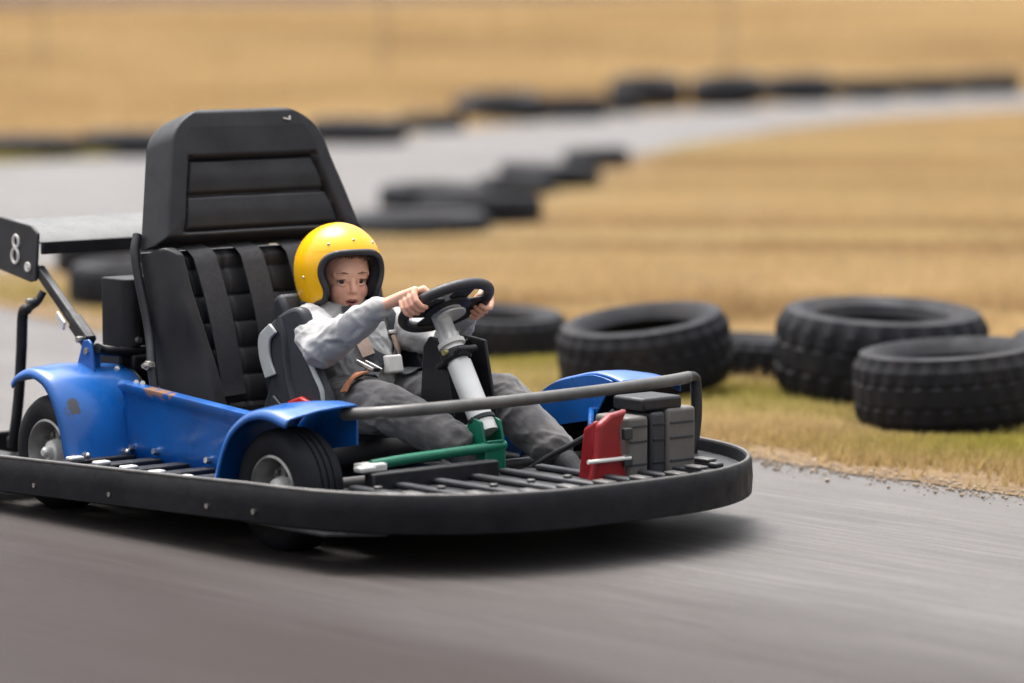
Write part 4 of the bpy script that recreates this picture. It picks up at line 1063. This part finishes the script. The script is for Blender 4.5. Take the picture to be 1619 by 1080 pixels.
def onbody(p, off): 
    d = Vector((.97, 0, .24)); o_ = Vector(p) + d * .4
    hit = torso.ray_cast(o_, -d, .6)
    if hit[0] is None: return Vector(p), d
    return hit[0] + d * off, (hit[1] if hit[1].dot(d) > 0 else -hit[1])
def bodystrip(name, ctrl, w, mat, off=.004, t=.003, parent=None, smooth_n=True):
    pts = bezier(ctrl, 8); P = []; N = []
    for p in pts: a, n_ = onbody(p, off); P.append(a); N.append(n_)
    for _ in range(3):
        P = [P[0]] + [(P[i - 1] + P[i] * 2 + P[i + 1]) / 4 for i in range(1, len(P) - 1)] + [P[-1]]
        N = [N[0]] + [(N[i - 1] + N[i] * 2 + N[i + 1]) / 4 for i in range(1, len(N) - 1)] + [N[-1]]
    N = [(n_ + Vector((.6, 0, .2))).normalized() for n_ in N]
    m = MB(); strip(m, P, N, w, t); return m.build(name, mat, parent or cs, bevel=.001), P, N
BK = (.14, PY + .028, .405)
for s in (-1, 1):
    bodystrip('shoulder_strap', [(.02, PY + .01 + s * .070, .555), (.08, PY + .014 + s * .070, .51), (.11, PY + .018 + s * .068, .46), (.125, PY + .022 + s * .050, .43), BK], .034, M['strap'], .010, .003)
    yc = PY + (.080 if s > 0 else -.056)
    o, P, N = bodystrip('chest_pad', [(.10, yc, .482), (.11, yc + .004, .456), (.12, yc + .010, .430)], .040, M['padtan'], .014, .007)
    a = P[0]; rotb = Matrix((Vector((0, 1, 0)).cross(N[0]).normalized(), Vector((0, 1, 0)), N[0])).transposed()
    m = MB(); m.box(a + Vector((0, 0, .008)) + N[0] * .006, (.010, .048, .007), rotb); m.build('strap_slider', M['steel'], o, bevel=.002)
a, n_ = onbody(BK, .016)
rotb = Matrix((Vector((0, 1, 0)).cross(n_).normalized(), Vector((0, 1, 0)), n_)).transposed()
m = MB(); m.box(a, (.05, .06, .016), rotb); m.build('harness_buckle', M['white'], cs, bevel=.006, seg=3)
def nearest(p, off):
    q = bvh.find_nearest(Vector(p)); d = (Vector(p) - q[0]); n_ = q[1]
    return q[0] + n_ * off, n_
for s in (-1, 1):
    if s < 0: ctrl = [a - Vector((.004, 0, 0)), (.185, PY + s * .055, .43), (.205, PY + s * .10, .425), (.215, PY + s * .16, .40), (.215, PY + s * .215, .345), (.19, PY + s * .23, .29)]
    else: ctrl = [a - Vector((.004, 0, 0)), (.16, PY + .08, .395), (.16, PY + .12, .385), (.15, PY + .16, .37), (.13, PY + .19, .34), (.11, PY + .21, .29)]
    pts = bezier(ctrl, 8); PN = [nearest(p, .009) for p in pts]; P = [p for p, n_ in PN]; N = [n_ for p, n_ in PN]
    for _ in range(4):
        P = [P[0]] + [(P[i - 1] + P[i] * 2 + P[i + 1]) / 4 for i in range(1, len(P) - 1)] + [P[-1]]
        N = [N[0]] + [((N[i - 1] + N[i] * 2 + N[i + 1]) / 4).normalized() for i in range(1, len(N) - 1)] + [N[-1]]
    m = MB(); strip(m, P[:24], N[:24], .040, .003); m.build('lap_strap', M['strap'], cs, bevel=.001)
    if s > 0: continue
    k = 15; tx = (P[k + 1] - P[k - 1]).normalized(); nb = N[k] + Vector((.7, -.5, .1)); n_ = (nb - tx * nb.dot(tx)).normalized(); rotb = Matrix((tx, n_.cross(tx), n_)).transposed(); c_ = P[k] + N[k] * .016 + n_ * .010
    m = MB(); m.box(c_, (.044, .050, .012), rotb); ad = m.build('strap_adjuster', M['black'], cs, bevel=.003)
    for dd in (-.024, .024):
        m = MB(); m.box(c_ + tx * dd + n_ * .002, (.008, .058, .010), rotb); m.build('adjuster_frame', M['steel'], ad, bevel=.002)
    m = MB(); strip(m, [p + q * .006 for p, q in zip(P[19:31], N[19:31])], N[19:31], .042, .006); m.build('lap_pad', M['padorange'], cs, bevel=.001)
